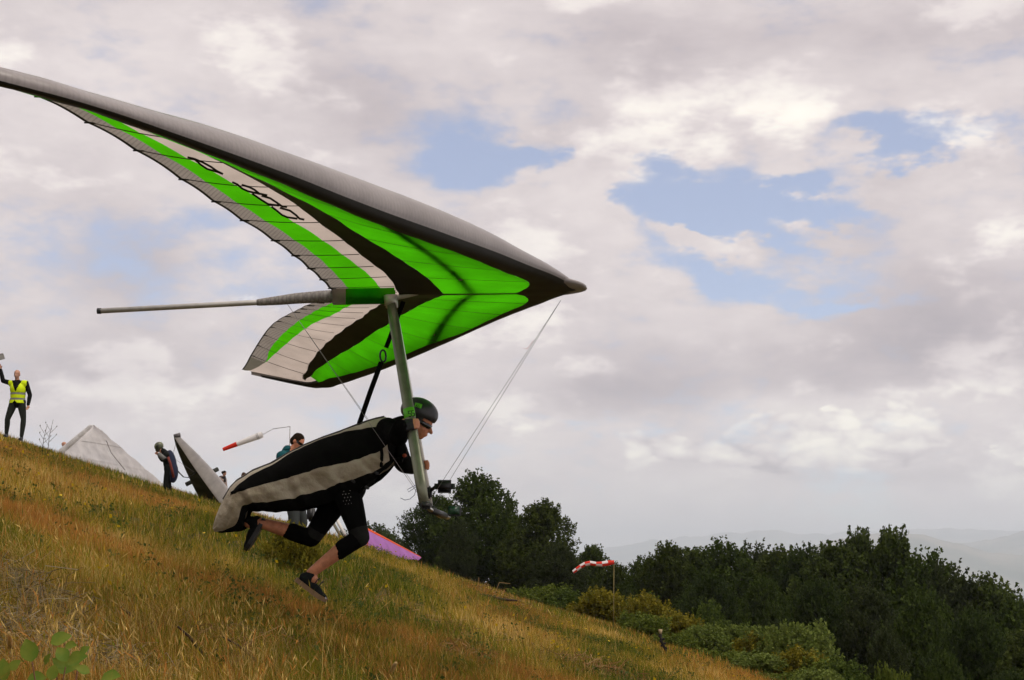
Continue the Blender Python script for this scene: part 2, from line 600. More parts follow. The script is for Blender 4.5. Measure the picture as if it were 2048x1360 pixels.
def tree_data(seed, height, width, n_lobe, leaf, col_a, col_b, low=0.08, spiky=1.0, n_shoot=1300):
    """one broadleaf tree, foot at the origin: crown of leafy shoots on lobes carried by limbs"""
    rng = np.random.default_rng(seed)
    segs = []
    lean = rng.normal(0, 0.02, 2)
    top = np.array([lean[0] * height, lean[1] * height, height * 0.80])
    tr = [np.array([0, 0, -0.6])] + [top * k + np.array([rng.normal(0, .012) * height, rng.normal(0, .012) * height, 0]) for k in (0.12, 0.35, 0.6, 1.0)]
    r0 = height * 0.018 + 0.04
    segs.append(([tuple(p) for p in tr], [r0 * 1.5, r0 * 1.1, r0 * 0.8, r0 * 0.5, r0 * 0.16]))
    lobes = []
    for k in range(n_lobe):
        u = (k + 0.5) / n_lobe
        zz = height * (low + (0.93 - low) * u)
        env = math.sin(math.pi * min(1.0, 0.20 + 0.80 * u)) ** 0.7          # widest low down, closing at the top
        ang = k * 2.399 + rng.normal(0, 0.4)
        rad = width * 0.5 * env * rng.uniform(0.40, 0.74)
        c = np.array([math.cos(ang) * rad, math.sin(ang) * rad, zz])
        s = width * rng.uniform(0.17, 0.27) * (0.62 + 0.5 * env)
        lobes.append((c, s))
        f = 0.35 + 0.45 * u
        b = top * f
        midp = (b + c) / 2 + np.array([0, 0, -0.05 * height * (1 - u)])
        segs.append(([tuple(b), tuple(midp), tuple(c)], [r0 * 0.42, r0 * 0.28, r0 * 0.10]))
    lobes.append((np.array([top[0], top[1], height * 0.86]), width * 0.17))
    w = np.array([s ** 2 for _, s in lobes])
    idx = rng.choice(len(lobes), n_shoot, p=w / w.sum())
    C = np.array([lobes[i][0] for i in idx])
    S = np.array([lobes[i][1] for i in idx])
    d = rng.normal(0, 1, (n_shoot, 3))
    d /= np.linalg.norm(d, axis=1)[:, None]
    rr = S * rng.uniform(0.30, 1.08, n_shoot) ** 0.6
    base = C + d * rr[:, None] * np.array([1, 1, 0.85])
    dirs = d * 0.7 + np.array([0, 0, 0.75 * spiky]) + rng.normal(0, 0.25, (n_shoot, 3))
    dirs /= np.linalg.norm(dirs, axis=1)[:, None]
    V, F, c = leaf_cloud(base, dirs, 13, height * 0.075, leaf, rng, col_a, col_b)
    keep = V[:, 2].reshape(-1, 4).min(1) > -0.2
    return limb_mesh(segs), (V, F, c)


TREE_KINDS = []
for i, (h, wd, nl, ca, cb, low, spk, ns) in enumerate([
        (8.0, 6.4, 15, (0.028, 0.046, 0.010), (0.070, 0.098, 0.020), 0.10, 1.0, 1350),
        (8.0, 5.4, 14, (0.028, 0.042, 0.010), (0.075, 0.095, 0.020), 0.10, 1.3, 1250),
        (8.0, 7.2, 17, (0.022, 0.036, 0.010), (0.052, 0.075, 0.018), 0.06, 0.8, 1500),
        (8.0, 4.4, 12, (0.030, 0.046, 0.012), (0.080, 0.105, 0.024), 0.05, 1.6, 1100),
        (8.0, 6.0, 15, (0.024, 0.034, 0.012), (0.060, 0.075, 0.026), 0.08, 1.2, 1300)]):
    TREE_KINDS.append(tree_data(100 + i, h, wd, nl + 5, 0.19, ca, cb, low, spk, int(ns * 2.3)))
TREE_MESH = {}


def put_tree(kind, px, py_top, Y, label, group, widen=1.0, rot=None, sink=0.3):
    """a tree whose top is seen at px, py_top when it stands Y metres out on the slope"""
    p = at(px, py_top, Y)
    g = float(ground_z(p.x, Y)) - sink
    h = p.z - g
    t = empty('broadleaf_tree', (p.x, Y, g), label, 'tree', group)
    (tv, tf), (V, F, c) = TREE_KINDS[kind]
    if kind not in TREE_MESH:
        a = pydata('trunk', tv, tf, BARK, t, True)
        b = np_mesh('crown', V, F, c, LEAF, t)
        TREE_MESH[kind] = (a.data, b.data)
        for q in (a, b):
            q.matrix_parent_inverse = Matrix.Identity(4)
    else:
        for nm, me in zip(('trunk', 'crown'), TREE_MESH[kind]):
            q = bpy.data.objects.new(nm, me)
            COL.objects.link(q)
            q.parent = t
    s = h / float(np.percentile(V[:, 2], 99.9))
    t.scale = (s * widen, s * widen, s)
    t.rotation_euler = (0, 0, R.uniform(0, 6.28) if rot is None else rot)
    return t


CLUMP = 'trees standing together behind the grassy shoulder'
for k, px, py, Y, wd, lb in [
        (2, 872, 990, 96, 0.95, 'low spreading dark tree at the foot of the clump, below the glider control bar'),
        (0, 960, 946, 92, 1.05, 'tallest dark green tree of the clump behind the grassy shoulder'),
        (4, 915, 1040, 88, 0.9, 'short dark tree in front of the tallest tree of the clump'),
        (1, 1082, 1002, 88, 1.10, 'pointed dark green tree at the right end of the clump'),
        (3, 1022, 1030, 98, 1.3, 'dark tree filling the gap between the tallest and the pointed tree'),
        (4, 1118, 1085, 84, 1.1, 'small dark tree tucked under the pointed tree, left of the checked windsock')]:
    put_tree(k, px, py, Y, lb, CLUMP, wd)
WOOD = 'trees of the wood below the meadow'
W_TREES = [
        (3, 1182, 1091, 100, 1.0, 'slender light green tree standing alone left of the checked windsock'),
        (1, 1232, 1126, 96, 1.1, 'low tree directly behind the pole of the checked windsock'),
        (0, 1290, 1116, 92, 1.0, 'rounded tree just right of the checked windsock'),
        (1, 1338, 1086, 88, 0.95, 'pointed dark tree, first tall one right of the windsock'),
        (3, 1385, 1096, 92, 1.1, 'thin pale-topped tree beside the first tall pointed tree of the wood'),
        (0, 1450, 1082, 86, 0.95, 'full dark tree left of centre in the wood skyline'),
        (4, 1512, 1090, 90, 0.95, 'ragged tree between two fuller trees in the wood skyline'),
        (1, 1565, 1096, 84, 0.9, 'dark upright tree before the skyline rises to its highest'),
        (2, 1622, 1094, 80, 0.8, 'broad dark tree at the left foot of the highest skyline'),
        (3, 1668, 1086, 76, 1.0, 'narrow tree with bare twigs left of the highest spires'),
        (3, 1722, 1060, 78, 0.62, 'first of the two highest spires of the wood'),
        (3, 1780, 1058, 76, 0.66, 'second and thicker of the two highest spires of the wood'),
        (0, 1846, 1108, 74, 0.85, 'round-topped tree right of the two highest spires'),
        (4, 1902, 1136, 72, 0.85, 'light-edged tree where the skyline starts to fall'),
        (1, 1962, 1154, 72, 0.9, 'dark tree on the falling right shoulder of the skyline'),
        (3, 1992, 1174, 70, 0.9, 'thin tree on the steep right end of the skyline'),
        (0, 2040, 1202, 68, 0.8, 'low tree at the right edge of the picture'),
        (2, 1420, 1144, 78, 0.75, 'dark tree in the wood behind the yellowish bushes'),
        (0, 1530, 1154, 74, 0.75, 'dark lower tree in the middle of the wood front'),
        (2, 1640, 1158, 66, 0.72, 'broad shaded tree in front of the highest skyline'),
        (4, 1740, 1166, 64, 0.72, 'shaded tree below the two highest spires'),
        (0, 1840, 1178, 62, 0.72, 'big shaded tree filling the wood below the round-topped tree'),
        (2, 1950, 1222, 58, 0.70, 'large dark tree low at the right of the wood'),
        (1, 2060, 1257, 54, 0.85, 'dark green tree cut by the right picture edge'),
        (4, 1770, 1251, 54, 0.66, 'lowest dark tree above the bottom right bushes'),
        (0, 1890, 1304, 50, 0.7, 'dark tree at the bottom right, nearest of the wood'),
        (2, 2020, 1342, 47, 0.75, 'dark foliage tree in the bottom right corner')]
for k, px, py, Y, wd, lb in W_TREES:
    put_tree(k, px, py, Y, lb, WOOD, wd, sink=0.6)
FARH = 'trees on the far wooded rise behind the purple glider'
for k, px, py, Y, lb in [(2, 748, 1050, 170, 'far tree at the crest of the wooded rise behind the purple glider'),
                         (0, 776, 1066, 165, 'far tree in the middle of the wooded rise behind the purple glider'),
                         (4, 800, 1080, 160, 'far tree at the low end of the wooded rise behind the purple glider'),
                         (2, 715, 1058, 175, 'far tree of the wooded rise showing past the pilot\'s front knee')]:
    put_tree(k, px, py, Y, lb, FARH, 1.0)


# ------------------------------------------------------------------ bushes
def bush_data(seed, ca, cb, n_shoot=900, leaf=0.085):
    rng = np.random.default_rng(seed)
    segs = []
    base, dirs = [], []
    for k in range(9):
        a = rng.uniform(0, 6.28)
        rad = rng.uniform(0.1, 0.75)
        c = np.array([math.cos(a) * rad, math.sin(a) * rad, rng.uniform(0.35, 0.85) * (1.15 - 0.5 * rad)])
        segs.append(([(0, 0, -0.3), tuple(c * 0.5 + np.array([0, 0, 0.05])), tuple(c)], [0.03, 0.018, 0.006]))
        m = n_shoot // 9
        d = rng.normal(0, 1, (m, 3))
        d /= np.linalg.norm(d, axis=1)[:, None]
        base.append(c + d * (rng.uniform(0.12, 0.42, m))[:, None])
        e = d * 0.5 + np.array([0, 0, 0.9])
        dirs.append(e / np.linalg.norm(e, axis=1)[:, None])
    base, dirs = np.concatenate(base), np.concatenate(dirs)
    ok = base[:, 2] > 0.02
    return limb_mesh(segs, 5), leaf_cloud(base[ok], dirs[ok], 12, 0.26, leaf, rng, ca, cb)


BUSH_KINDS = {
    'green': bush_data(1, (0.065, 0.095, 0.016), (0.15, 0.18, 0.03)),
    'grey': bush_data(2, (0.085, 0.12, 0.024), (0.165, 0.20, 0.045), leaf=0.09),
    'yellow': bush_data(3, (0.10, 0.105, 0.016), (0.25, 0.20, 0.02), leaf=0.09),
    'dark': bush_data(4, (0.04, 0.065, 0.014), (0.09, 0.12, 0.022)),
}
BUSH_MESH = {}


def put_bush(kind, px, py_top, Y, width, label, group, plant='bush'):
    p = at(px, py_top, Y)
    g = float(ground_z(p.x, Y)) - 0.15
    h = max(p.z - g, 0.4)
    t = empty(plant, (p.x, Y, g), label, 'bush', group)
    (tv, tf), (V, F, c) = BUSH_KINDS[kind]
    if kind not in BUSH_MESH:
        a = pydata('stem', tv, tf, BARK, t, True)
        b = np_mesh('foliage', V, F, c, LEAF, t)
        BUSH_MESH[kind] = (a.data, b.data)
        for q in (a, b):
            q.matrix_parent_inverse = Matrix.Identity(4)
    else:
        for nm, me in zip(('stem', 'foliage'), BUSH_MESH[kind]):
            q = bpy.data.objects.new(nm, me)
            COL.objects.link(q)
            q.parent = t
    t.scale = (width / 2.1, width / 2.1, h / 1.3)
    t.rotation_euler = (0, 0, R.uniform(0, 6.28))


BG = 'bushes between the meadow and the wood'
B_LIST = [
        ('green', 1075, 1160, 62, 3.0, 'green bush under the pointed tree at the meadow edge'),
        ('dark', 1130, 1178, 60, 2.6, 'dark green bush left of the round yellowish bush'),
        ('yellow', 1200, 1178, 58, 3.0, 'round olive-yellow bush left of the windsock pole foot'),
        ('green', 1262, 1176, 60, 2.4, 'bright green bush right of the windsock pole'),
        ('yellow', 1298, 1188, 56, 2.6, 'yellow-green bush, second right of the windsock pole'),
        ('green', 1285, 1215, 50, 2.2, 'fresh green bush at the grass edge below the windsock'),
        ('yellow', 1345, 1224, 52, 2.4, 'golden flowering bush above the dark stalk'),
        ('dark', 1412, 1204, 58, 2.6, 'rounded dark green bush against the wood front'),
        ('grey', 1400, 1250, 46, 2.2, 'grey-green bush behind the dark stalk'),
        ('green', 1340, 1256, 44, 1.7, 'low green bush just behind the dark stalk'),
        ('grey', 1462, 1248, 48, 2.4, 'tall grey-green bush with a pale top'),
        ('yellow', 1500, 1268, 46, 2.0, 'yellow flowering bush in the middle of the bush belt'),
        ('grey', 1545, 1250, 46, 2.6, 'grey-green bush with upright shoots before the wood'),
        ('green', 1440, 1292, 40, 2.0, 'green bush bordering the rusty grass'),
        ('grey', 1520, 1306, 38, 2.2, 'grey leafy bush low in the bush belt'),
        ('grey', 1600, 1244, 44, 3.0, 'largest dome-shaped bush of the belt, yellow-tipped'),
        ('yellow', 1585, 1296, 38, 1.9, 'yellow-green bush below the dome-shaped bush'),
        ('green', 1640, 1300, 38, 2.6, 'bright green bush right of the dome-shaped bush'),
        ('green', 1560, 1334, 34, 1.8, 'green bush at the bottom edge of the bush belt'),
        ('grey', 1640, 1338, 33, 2.0, 'grey-green bush cut by the bottom picture edge'),
        ('dark', 1700, 1318, 36, 2.2, 'dark bush at the end of the belt before the wood'),
        ('yellow', 575, 1050, 18.6, 0.8, 'low rusty weed clump behind the pilot\'s trailing knee'),
        ('yellow', 606, 1056, 18.2, 0.7, 'low olive weed clump hiding the feet of the man in teal'),
        ('green', 1785, 1310, 36, 0.9, 'thin yellow-green sapling shrub against the dark wood')]
for k, px, py, Y, wd, lb in B_LIST:
    put_bush(k, px, py, Y, wd, lb, BG)


# ------------------------------------------------------------------ meadow
def ground_hit(px, py):
    """where the line of sight through a pixel meets the slope"""
    r = ray(px, py)
    Ys = np.concatenate([np.arange(2, 30, .02), np.arange(30, 120, .2)])
    hit = np.nonzero(r.z / r.y * Ys < ground_z(r.x / r.y * Ys, Ys))[0]
    Y = float(Ys[hit[0]]) if len(hit) else 100.0
    return r * (Y / r.y)


def patch(x, y):
    """how dry the sward is at x, y (0 green .. 1 straw) and how rusty"""
    dry = vnoise(x * 0.55 + 40, y * 0.28 + 11, 31, 4, 0.6)
    rust = vnoise(x * 0.33 + 7, y * 0.22 + 3, 57, 4, 0.55)
    return dry, rust


PAL = {k: np.array(v) for k, v in {
    'green': (0.17, 0.180, 0.016), 'deep': (0.080, 0.105, 0.013), 'olive': (0.28, 0.215, 0.024), 'gold': (0.46, 0.28, 0.040),
    'straw': (0.66, 0.46, 0.15), 'rust': (0.40, 0.18, 0.042), 'brown': (0.25, 0.135, 0.04)}.items()}


def blades(n, y0, y1, h0, h1, w, seed, tri=False, tall=False, curl=0.35):
    """n grass blades between depths y0 and y1 of the visible slope"""
    rng = np.random.default_rng(seed)
    y = np.sqrt(rng.uniform(y0 ** 2, y1 ** 2, n))
    x = rng.uniform(-0.40, 0.30, n) * y + rng.normal(0, 0.3, n)
    # tufts: pull two thirds of the blades towards cell centres
    cs = 0.16 if not tall else 0.5
    gx, gy = np.round(x / cs) * cs, np.round(y / cs) * cs
    jx = np.sin(gx * 91.7 + gy * 37.1) * 0.5 * cs
    jy = np.cos(gx * 53.3 + gy * 71.9) * 0.5 * cs
    pull = np.where(rng.random(n) < 0.65, 0.62, 0.0)
    x = x * (1 - pull) + (gx + jx) * pull
    y = y * (1 - pull) + (gy + jy) * pull
    dry, rust = patch(x, y)
    thin = vnoise(x * 1.6, y * 1.6, 91, 3)
    if tall:
        keep = rng.random(n) < 0.25 + 0.75 * sstep(dry, 0.45, 0.62)
        x, y, dry, rust, thin = x[keep], y[keep], dry[keep], rust[keep], thin[keep]
        n = len(x)
    z = ground_z(x, y) - 0.02
    h = rng.uniform(h0, h1, n) * (0.55 + 0.75 * thin)
    r = rng.random(n)
    gsel = dry + rng.normal(0, 0.13, n)
    c = np.where((gsel < 0.42)[:, None], PAL['deep'], PAL['green'])
    c = np.where((gsel > 0.53)[:, None], PAL['olive'], c)
    c = np.where((gsel > 0.65)[:, None], PAL['gold'], c)
    c = np.where((gsel > 0.76)[:, None], PAL['straw'], c)
    rs = rust + rng.normal(0, 0.10, n)
    c = np.where((rs > 0.61)[:, None], PAL['rust'], c)
    c = np.where((r < 0.03)[:, None], PAL['straw'], c)
    c = np.where((r > 0.93)[:, None], PAL['brown'], c)
    # the far right of the meadow is ripe rust-coloured grass
    edge = sstep(x - 0.055 * y, 0.6, 3.0) * sstep(y, 18, 30)
    c = np.where((rng.random(n) < 0.55 * edge)[:, None], PAL['rust'], c)
    c = np.where((rng.random(n) < 0.30 * edge)[:, None], PAL['gold'], c)
    if tall:
        c = np.where((r < 0.40)[:, None], PAL['straw'] * 0.85, c)
        c = np.where((r > 0.80)[:, None], PAL['rust'], c)
    c = c * (rng.uniform(0.7, 1.3, n) * (0.62 + 0.76 * vnoise(x * 2.1, y * 1.3, 123, 3, 0.6)))[:, None]
    ang = rng.uniform(0, 2 * math.pi, n)
    sd = np.stack([np.cos(ang), np.sin(ang), np.zeros(n)], 1)
    lean = np.stack([rng.normal(-0.16, curl, n), rng.normal(0, curl, n), np.zeros(n)], 1)
    ww = w * rng.uniform(0.6, 1.3, n)[:, None]
    b = np.stack([x, y, z], 1)
    mid = b + np.stack([lean[:, 0] * h * 0.3, lean[:, 1] * h * 0.3, h * 0.55], 1)
    tip = b + np.stack([lean[:, 0] * h, lean[:, 1] * h, h * (1 - 0.25 * np.minimum(1, np.abs(lean[:, 0])))], 1)
    if tri:
        V = np.stack([b - sd * ww, b + sd * ww, tip], 1).reshape(-1, 3)
        i = np.arange(n) * 3
        F = np.stack([i, i + 1, i + 2], 1)
        return V, F, np.repeat(c, 3, 0)
    V = np.stack([b - sd * ww, b + sd * ww, mid - sd * ww * 0.75, mid + sd * ww * 0.75, tip], 1).reshape(-1, 3)
    i = np.arange(n) * 5
    F = np.concatenate([np.stack([i, i + 1, i + 3], 1), np.stack([i, i + 3, i + 2], 1), np.stack([i + 2, i + 3, i + 4], 1)])
    return V, F, np.repeat(c, 5, 0)


def merge(parts):
    V, F, C, o = [], [], [], 0
    for v, f, c in parts:
        V.append(v)
        F.append(f + o)
        C.append(c)
        o += len(v)
    return np.concatenate(V), np.concatenate(F), np.concatenate(C)


GRASS = mat('grass_blade', (0.1, 0.1, 0.02), 0.85, 0.04, trans=0.42, attr='col')
V, F, C = merge([blades(170000, 3.6, 9, 0.06, 0.24, 0.0016, 1), blades(190000, 9, 16, 0.07, 0.24, 0.0027, 2),
                 blades(260000, 16, 34, 0.09, 0.26, 0.0062, 3, True), blades(230000, 34, 95, 0.12, 0.32, 0.019, 4, True)])
g = np_mesh('meadow_grass', V, F, C, GRASS)
set_props(g, 'green and olive meadow grass covering the whole hillside', None, None, 'stuff')


def tall_stems():
    """ripe stems with seed heads"""
    parts = [blades(9000, 3.8, 9.6, 0.22, 0.46, 0.0011, 11, False, True, 0.30), blades(16000, 9.6, 22, 0.22, 0.44, 0.0022, 12, True, True, 0.28),
             blades(16000, 22, 70, 0.22, 0.44, 0.0065, 13, True, True, 0.28)]
    parts[0] = merge([parts[0], blades(2600, 4.4, 9.5, 0.36, 0.62, 0.0011, 14, False, True, 0.26)])
    # heads: slim spindles at the tips of the near stems
    v, f, c = parts[0]
    tips, mids = v[4::5], (v[2::5] + v[3::5]) / 2
    d = tips - mids
    d /= np.linalg.norm(d, axis=1)[:, None]
    n = len(tips)
    rng = np.random.default_rng(5)
    sd = np.cross(d, rng.normal(0, 1, (n, 3)))
    sd /= np.linalg.norm(sd, axis=1)[:, None]
    L = rng.uniform(0.03, 0.075, n)[:, None]
    W = rng.uniform(0.0016, 0.0034, n)[:, None]
    HV = np.stack([tips - d * L, tips - d * L * 0.5 + sd * W, tips, tips - d * L * 0.5 - sd * W], 1).reshape(-1, 3)
    i = np.arange(n) * 4
    HF = np.concatenate([np.stack([i, i + 1, i + 2], 1), np.stack([i, i + 2, i + 3], 1)])
    parts.append((HV, HF, np.repeat(c[4::5] * 1.1, 4, 0)))
    return merge(parts)


V, F, C = tall_stems()
g = np_mesh('dry_grass', V, F, C, GRASS)
set_props(g, 'tall dry straw and rust coloured grass stems with seed heads', None, None, 'stuff')


def weeds():
    """broad-leaved herbs: low rosettes and clumps of small leaves"""
    rng = np.random.default_rng(77)
    n = 2600
    y = np.sqrt(rng.uniform(3.0 ** 2, 40 ** 2, n))
    x = rng.uniform(-0.40, 0.26, n) * y
    dry, _ = patch(x, y)
    k = rng.random(n) < 0.25 + 0.9 * sstep(-dry, -0.55, -0.35)
    x, y = x[k], y[k]
    b = np.stack([x, y, ground_z(x, y) + 0.02], 1)
    n = len(b)
    sc = rng.uniform(0.6, 1.5, n) * (0.6 + y * 0.012)
    parts = []
    for j in range(3):
        d = rng.normal(0, 1, (n, 3))
        d[:, 2] = np.abs(d[:, 2]) + 0.6
        d /= np.linalg.norm(d, axis=1)[:, None]
        parts.append(leaf_cloud(b + rng.normal(0, 0.05, (n, 3)) * sc[:, None] * np.array([1, 1, .3]), d, 10, 0.16, 0.038, rng, (0.035, 0.06, 0.014), (0.10, 0.125, 0.03), 0.8))
    return merge(parts)


V, F, C = weeds()
g = np_mesh('meadow_weeds', V, F, C, LEAF)
set_props(g, 'low leafy herbs scattered between the grass tufts', None, None, 'stuff')


def blossoms():
    """yellow flower heads in drifts"""
    rng = np.random.default_rng(8)
    pts = []
    for px, py, Y, s, n in [(60, 925, 30, 0.6, 16), (240, 1030, 22, 1.5, 16), (90, 1010, 18, 1.0, 10), (870, 1118, 32, 1.0, 26), (1110, 1220, 30, 0.8, 26), (1150, 1320, 17, 0.35, 18), (745, 1110, 26, 0.5, 14), (640, 1160, 14, 1.0, 12), (1010, 1130, 34, 1.0, 16), (180, 1230, 4.6, 0.10, 7), (1300, 1330, 26, 1.5, 18), (400, 1080, 14, 1.2, 14), (1000, 1260, 15, 1.2, 12), (950, 1160, 24, 1.5, 14)]:
        c = ground_hit(px, py)
        Y = c.y
        for _ in range(n):
            pts.append((c.x + rng.normal(0, s), Y + rng.normal(0, s * 1.6), rng.uniform(0.14, 0.30), Y))
    V, F, C = [], [], []
    for x, y, h, Y in pts:
        g = float(ground_z(x, y))
        r = rng.uniform(0.006, 0.010) + 0.0006 * Y
        o = len(V)
        V += [(x - .002, y, g), (x + .002, y, g), (x, y, g + h)]
        C += [(0.06, 0.09, 0.02)] * 3
        F.append((o, o + 1, o + 2))
        tilt = rng.normal(0, 0.4, 2)
        o = len(V)
        V.append((x, y, g + h + r * 0.25))
        C.append((0.60, 0.36, 0.01))
        for k in range(8):
            a = k * math.pi / 4
            rr = r * (1.0 if k % 2 else 0.72)
            V.append((x + math.cos(a) * rr, y + math.sin(a) * rr, g + h + rr * (math.cos(a) * tilt[0] + math.sin(a) * tilt[1] - 0.5 * math.sin(a))))
            C.append((0.72, 0.52, 0.02))
        for k in range(8):
            F.append((o, o + 1 + k, o + 1 + (k + 1) % 8))
    return np.array(V), np.array(F), np.array(C)


V, F, C = blossoms()
g = np_mesh('yellow_blossom', V, F, C, mat('petal', (0.7, 0.5, 0.02), 0.6, 0.2, trans=0.25, attr='col'))
set_props(g, 'small yellow wildflowers dotted over the meadow', None, None, 'stuff')


def brushwood():
    """heap of cut grey stems and dead leaves"""
    rng = np.random.default_rng(15)
    V, F, C = [], [], []

    def straw(p, d, L, w, col):
        sd = np.cross(d, rng.normal(0, 1, 3))
        sd /= np.linalg.norm(sd)
        o = len(V)
        bend = rng.normal(0, 0.22, 3) * L
        q = [p, p + d * L * 0.5 + bend, p + d * L]
        for a in q:
            V.append(a - sd * w)
            V.append(a + sd * w)
            C.append(col)
            C.append(col)
        for a in (0, 2):
            F.append((o + a, o + a + 1, o + a + 3))
            F.append((o + a, o + a + 3, o + a + 2))
    for px, py, sx, sy, hz, n, g in [(10, 1200, 0.13, 0.3, 0.14, 1400, 1), (80, 1250, 0.15, 0.3, 0.13, 1800, 1), (40, 1310, 0.18, 0.3, 0.12, 1500, 1), (200, 1345, 0.16, 0.25, 0.09, 800, 1),
                                 (470, 1340, 0.14, 0.3, 0.08, 500, 0), (410, 1290, 0.20, 0.4, 0.09, 600, 0), (560, 1320, 0.25, 0.4, 0.08, 500, 0), (1180, 1350, 0.45, 0.7, 0.14, 700, 0), (930, 1330, 0.25, 0.5, 0.12, 350, 0), (1000, 1200, 0.5, 0.8, 0.16, 240, 0), (880, 1260, 0.5, 0.6, 0.10, 350, 0)]:
        c = ground_hit(px, py)
        Y = c.y
        X_, Y_ = c.x + rng.normal(0, sx, n), Y + rng.normal(0, sy, n)
        Z_ = ground_z(X_, Y_) + rng.uniform(0, 1, n) * (0.05 + hz * np.exp(-((X_ - c.x) / sx) ** 2 * 0.4 - ((Y_ - Y) / sy) ** 2 * 0.4))
        for x, y, z in zip(X_, Y_, Z_):
            d = rng.normal(0, 1, 3)
            d[2] *= 0.45
            d /= np.linalg.norm(d)
            k = rng.random()
            if g:
                col = np.array((0.36, 0.30, 0.19)) if k < 0.5 else (np.array((0.14, 0.10, 0.05)) if k < 0.72 else np.array((0.46, 0.32, 0.14)))
            else:
                col = np.array((0.34, 0.22, 0.10)) if k < 0.5 else np.array((0.22, 0.11, 0.045))
            straw(np.array([x, y, z]), d, rng.gamma(3.0, 0.024) * (1 + 0.03 * Y), 0.0008 + 0.0002 * Y, tuple(col * rng.uniform(0.5, 1.3)))
    return np.array(V), np.array(F), np.array(C)


V, F, C = brushwood()
g = np_mesh('cut_brushwood', V, F, C, GRASS)
set_props(g, 'heaps of cut grey stems and dead grass lying on the turf', None, None, 'stuff')

# ------------------------------------------------------------------ the flying hang glider
Y0 = 10.5                                            # its keel flies 10.5 m out, square to the line of sight
DN = np.array([0, .4, .8, 1.2, 1.6, 2.0, 2.4, 2.8, 3.2, 3.6, 4.0, 4.4, 4.7, 4.88, 4.97])
T_LE = np.array([.54, .335, .12, -.08, -.28, -.48, -.69, -.90, -1.11, -1.33, -1.56, -1.80, -2.02, -2.32, -2.86])
T_LO = np.array([2.028, 2.040, 2.029, 2.017, 1.997, 1.978, 1.956, 1.936, 1.921, 1.908, 1.902, 1.900, 1.905, 1.96, 2.085])
T_HI = np.array([2.095, 2.180, 2.222, 2.245, 2.245, 2.230, 2.208, 2.185, 2.160, 2.135, 2.095, 2.066, 2.058, 2.075, 2.15])
T_SK = np.array([-.005, -.015, -.02, -.02, -.016, -.008, .008, .03, .055, .072, .085, .090, 0.08, 0.06, 0.03])     # the near leading edge flexes up, the far one down
T_TE = np.array([-1.345, -1.39, -1.495, -1.63, -1.775, -1.90, -2.025, -2.16, -2.30, -2.435, -2.57, -2.71, -2.83, -2.91, -2.96])
T_TZ = np.array([2.035, 2.055, 2.113, 2.173, 2.219, 2.258, 2.298, 2.332, 2.355, 2.362, 2.34, 2.29, 2.22, 2.155, 2.12])
T_BR = np.array([-.85, -.905, -1.03, -1.125, -1.24, -1.335, -1.465, -1.60, -1.74, -1.88, -2.02, -2.16, -2.26, -2.42, -2.875])
T_BZ = np.array([2.00, 2.066, 2.113, 2.14, 2.169, 2.19, 2.207, 2.21, 2.205, 2.19, 2.155, 2.09, 2.03, 2.02, 2.1])
T_BF = np.array([-.505, -.61, -.74, -.865, -1.005, -1.115, -1.265, -1.405, -1.56, -1.73, -1.90, -2.08, -2.21, -2.4, -2.872])
T_GF = np.array([.13, .115, -.06, -.23, -.41, -.63, -.85, -1.045, -1.25, -1.47, -1.70, -1.95, -2.14, -2.385, -2.868])
T_SF = np.array([-.98, -1.03, -1.155, -1.295, -1.44, -1.565, -1.71, -1.87, -2.015, -2.165, -2.33, -2.51, -2.665, -2.8, -2.9])
T_SR = np.array([-1.22, -1.26, -1.35, -1.485, -1.625, -1.755, -1.875, -2.01, -2.14, -2.28, -2.43, -2.575, -2.67, -2.81, -2.92])


def pch(t):
    """smooth interpolation through a table (Catmull-Rom)"""
    m = np.gradient(t, DN)

    def f(d):
        d = min(max(abs(d), 0.0), DN[-1])
        i = min(int(np.searchsorted(DN, d, 'right')) - 1, len(DN) - 2)
        h = DN[i + 1] - DN[i]
        s = (d - DN[i]) / h
        return ((2 * s ** 3 - 3 * s ** 2 + 1) * t[i] + (s ** 3 - 2 * s ** 2 + s) * h * m[i] + (-2 * s ** 3 + 3 * s ** 2) * t[i + 1] + (s ** 3 - s ** 2) * h * m[i + 1])
    return f


f_le, f_lo, f_hi, f_te, f_tz, f_br, f_bz, f_bf, f_gf, f_sf, f_sr, f_sk = [pch(t) for t in (T_LE, T_LO, T_HI, T_TE, T_TZ, T_BR, T_BZ, T_BF, T_GF, T_SF, T_SR, T_SK)]
BATTENS = [.12, .38, .62, .87, 1.15, 1.53, 1.88, 2.26, 2.72, 3.15, 3.55, 3.95, 4.35, 4.65]


def billow(d):
    """0 at a batten, 1 half way between two"""
    d = abs(d)
    b = [0.0] + BATTENS + [4.97]
    for i in range(len(b) - 1):
        if b[i] <= d <= b[i + 1]:
            return math.sin(math.pi * (d - b[i]) / (b[i + 1] - b[i])) ** 1.0
    return 0.0


def naca(c):
    return 5 * (.2969 * math.sqrt(max(c, 0)) - .126 * c - .3516 * c * c + .2843 * c ** 3 - .1015 * c ** 4)


def lo_hi(d):
    """underside and crown of the leading edge at span d (negative = the wing towards the camera)"""
    if d < 0:
        return f_lo(d) + f_sk(d) - 0.004, f_hi(d)
    lo = f_lo(d) - 0.030 * min(1.0, d * 2.0)
    return lo, max(lo + 0.045, f_hi(d) - 0.02 * min(1.0, d) - 0.10 * float(sstep(d, 3.4, 4.6)))


def z_up(d, X):
    le, te = f_le(d), f_te(d)
    c = min(max((le - X) / (le - te), 0), 1)
    lo, hi = lo_hi(d)
    zm = lo + 0.40 * (hi - lo)
    th = 1.40 * (hi - lo)
    return zm + (f_tz(d) - zm) * c + th * 1.12 * naca(c) * (1 - c) ** 1.6 + 0.007 * billow(d) * c


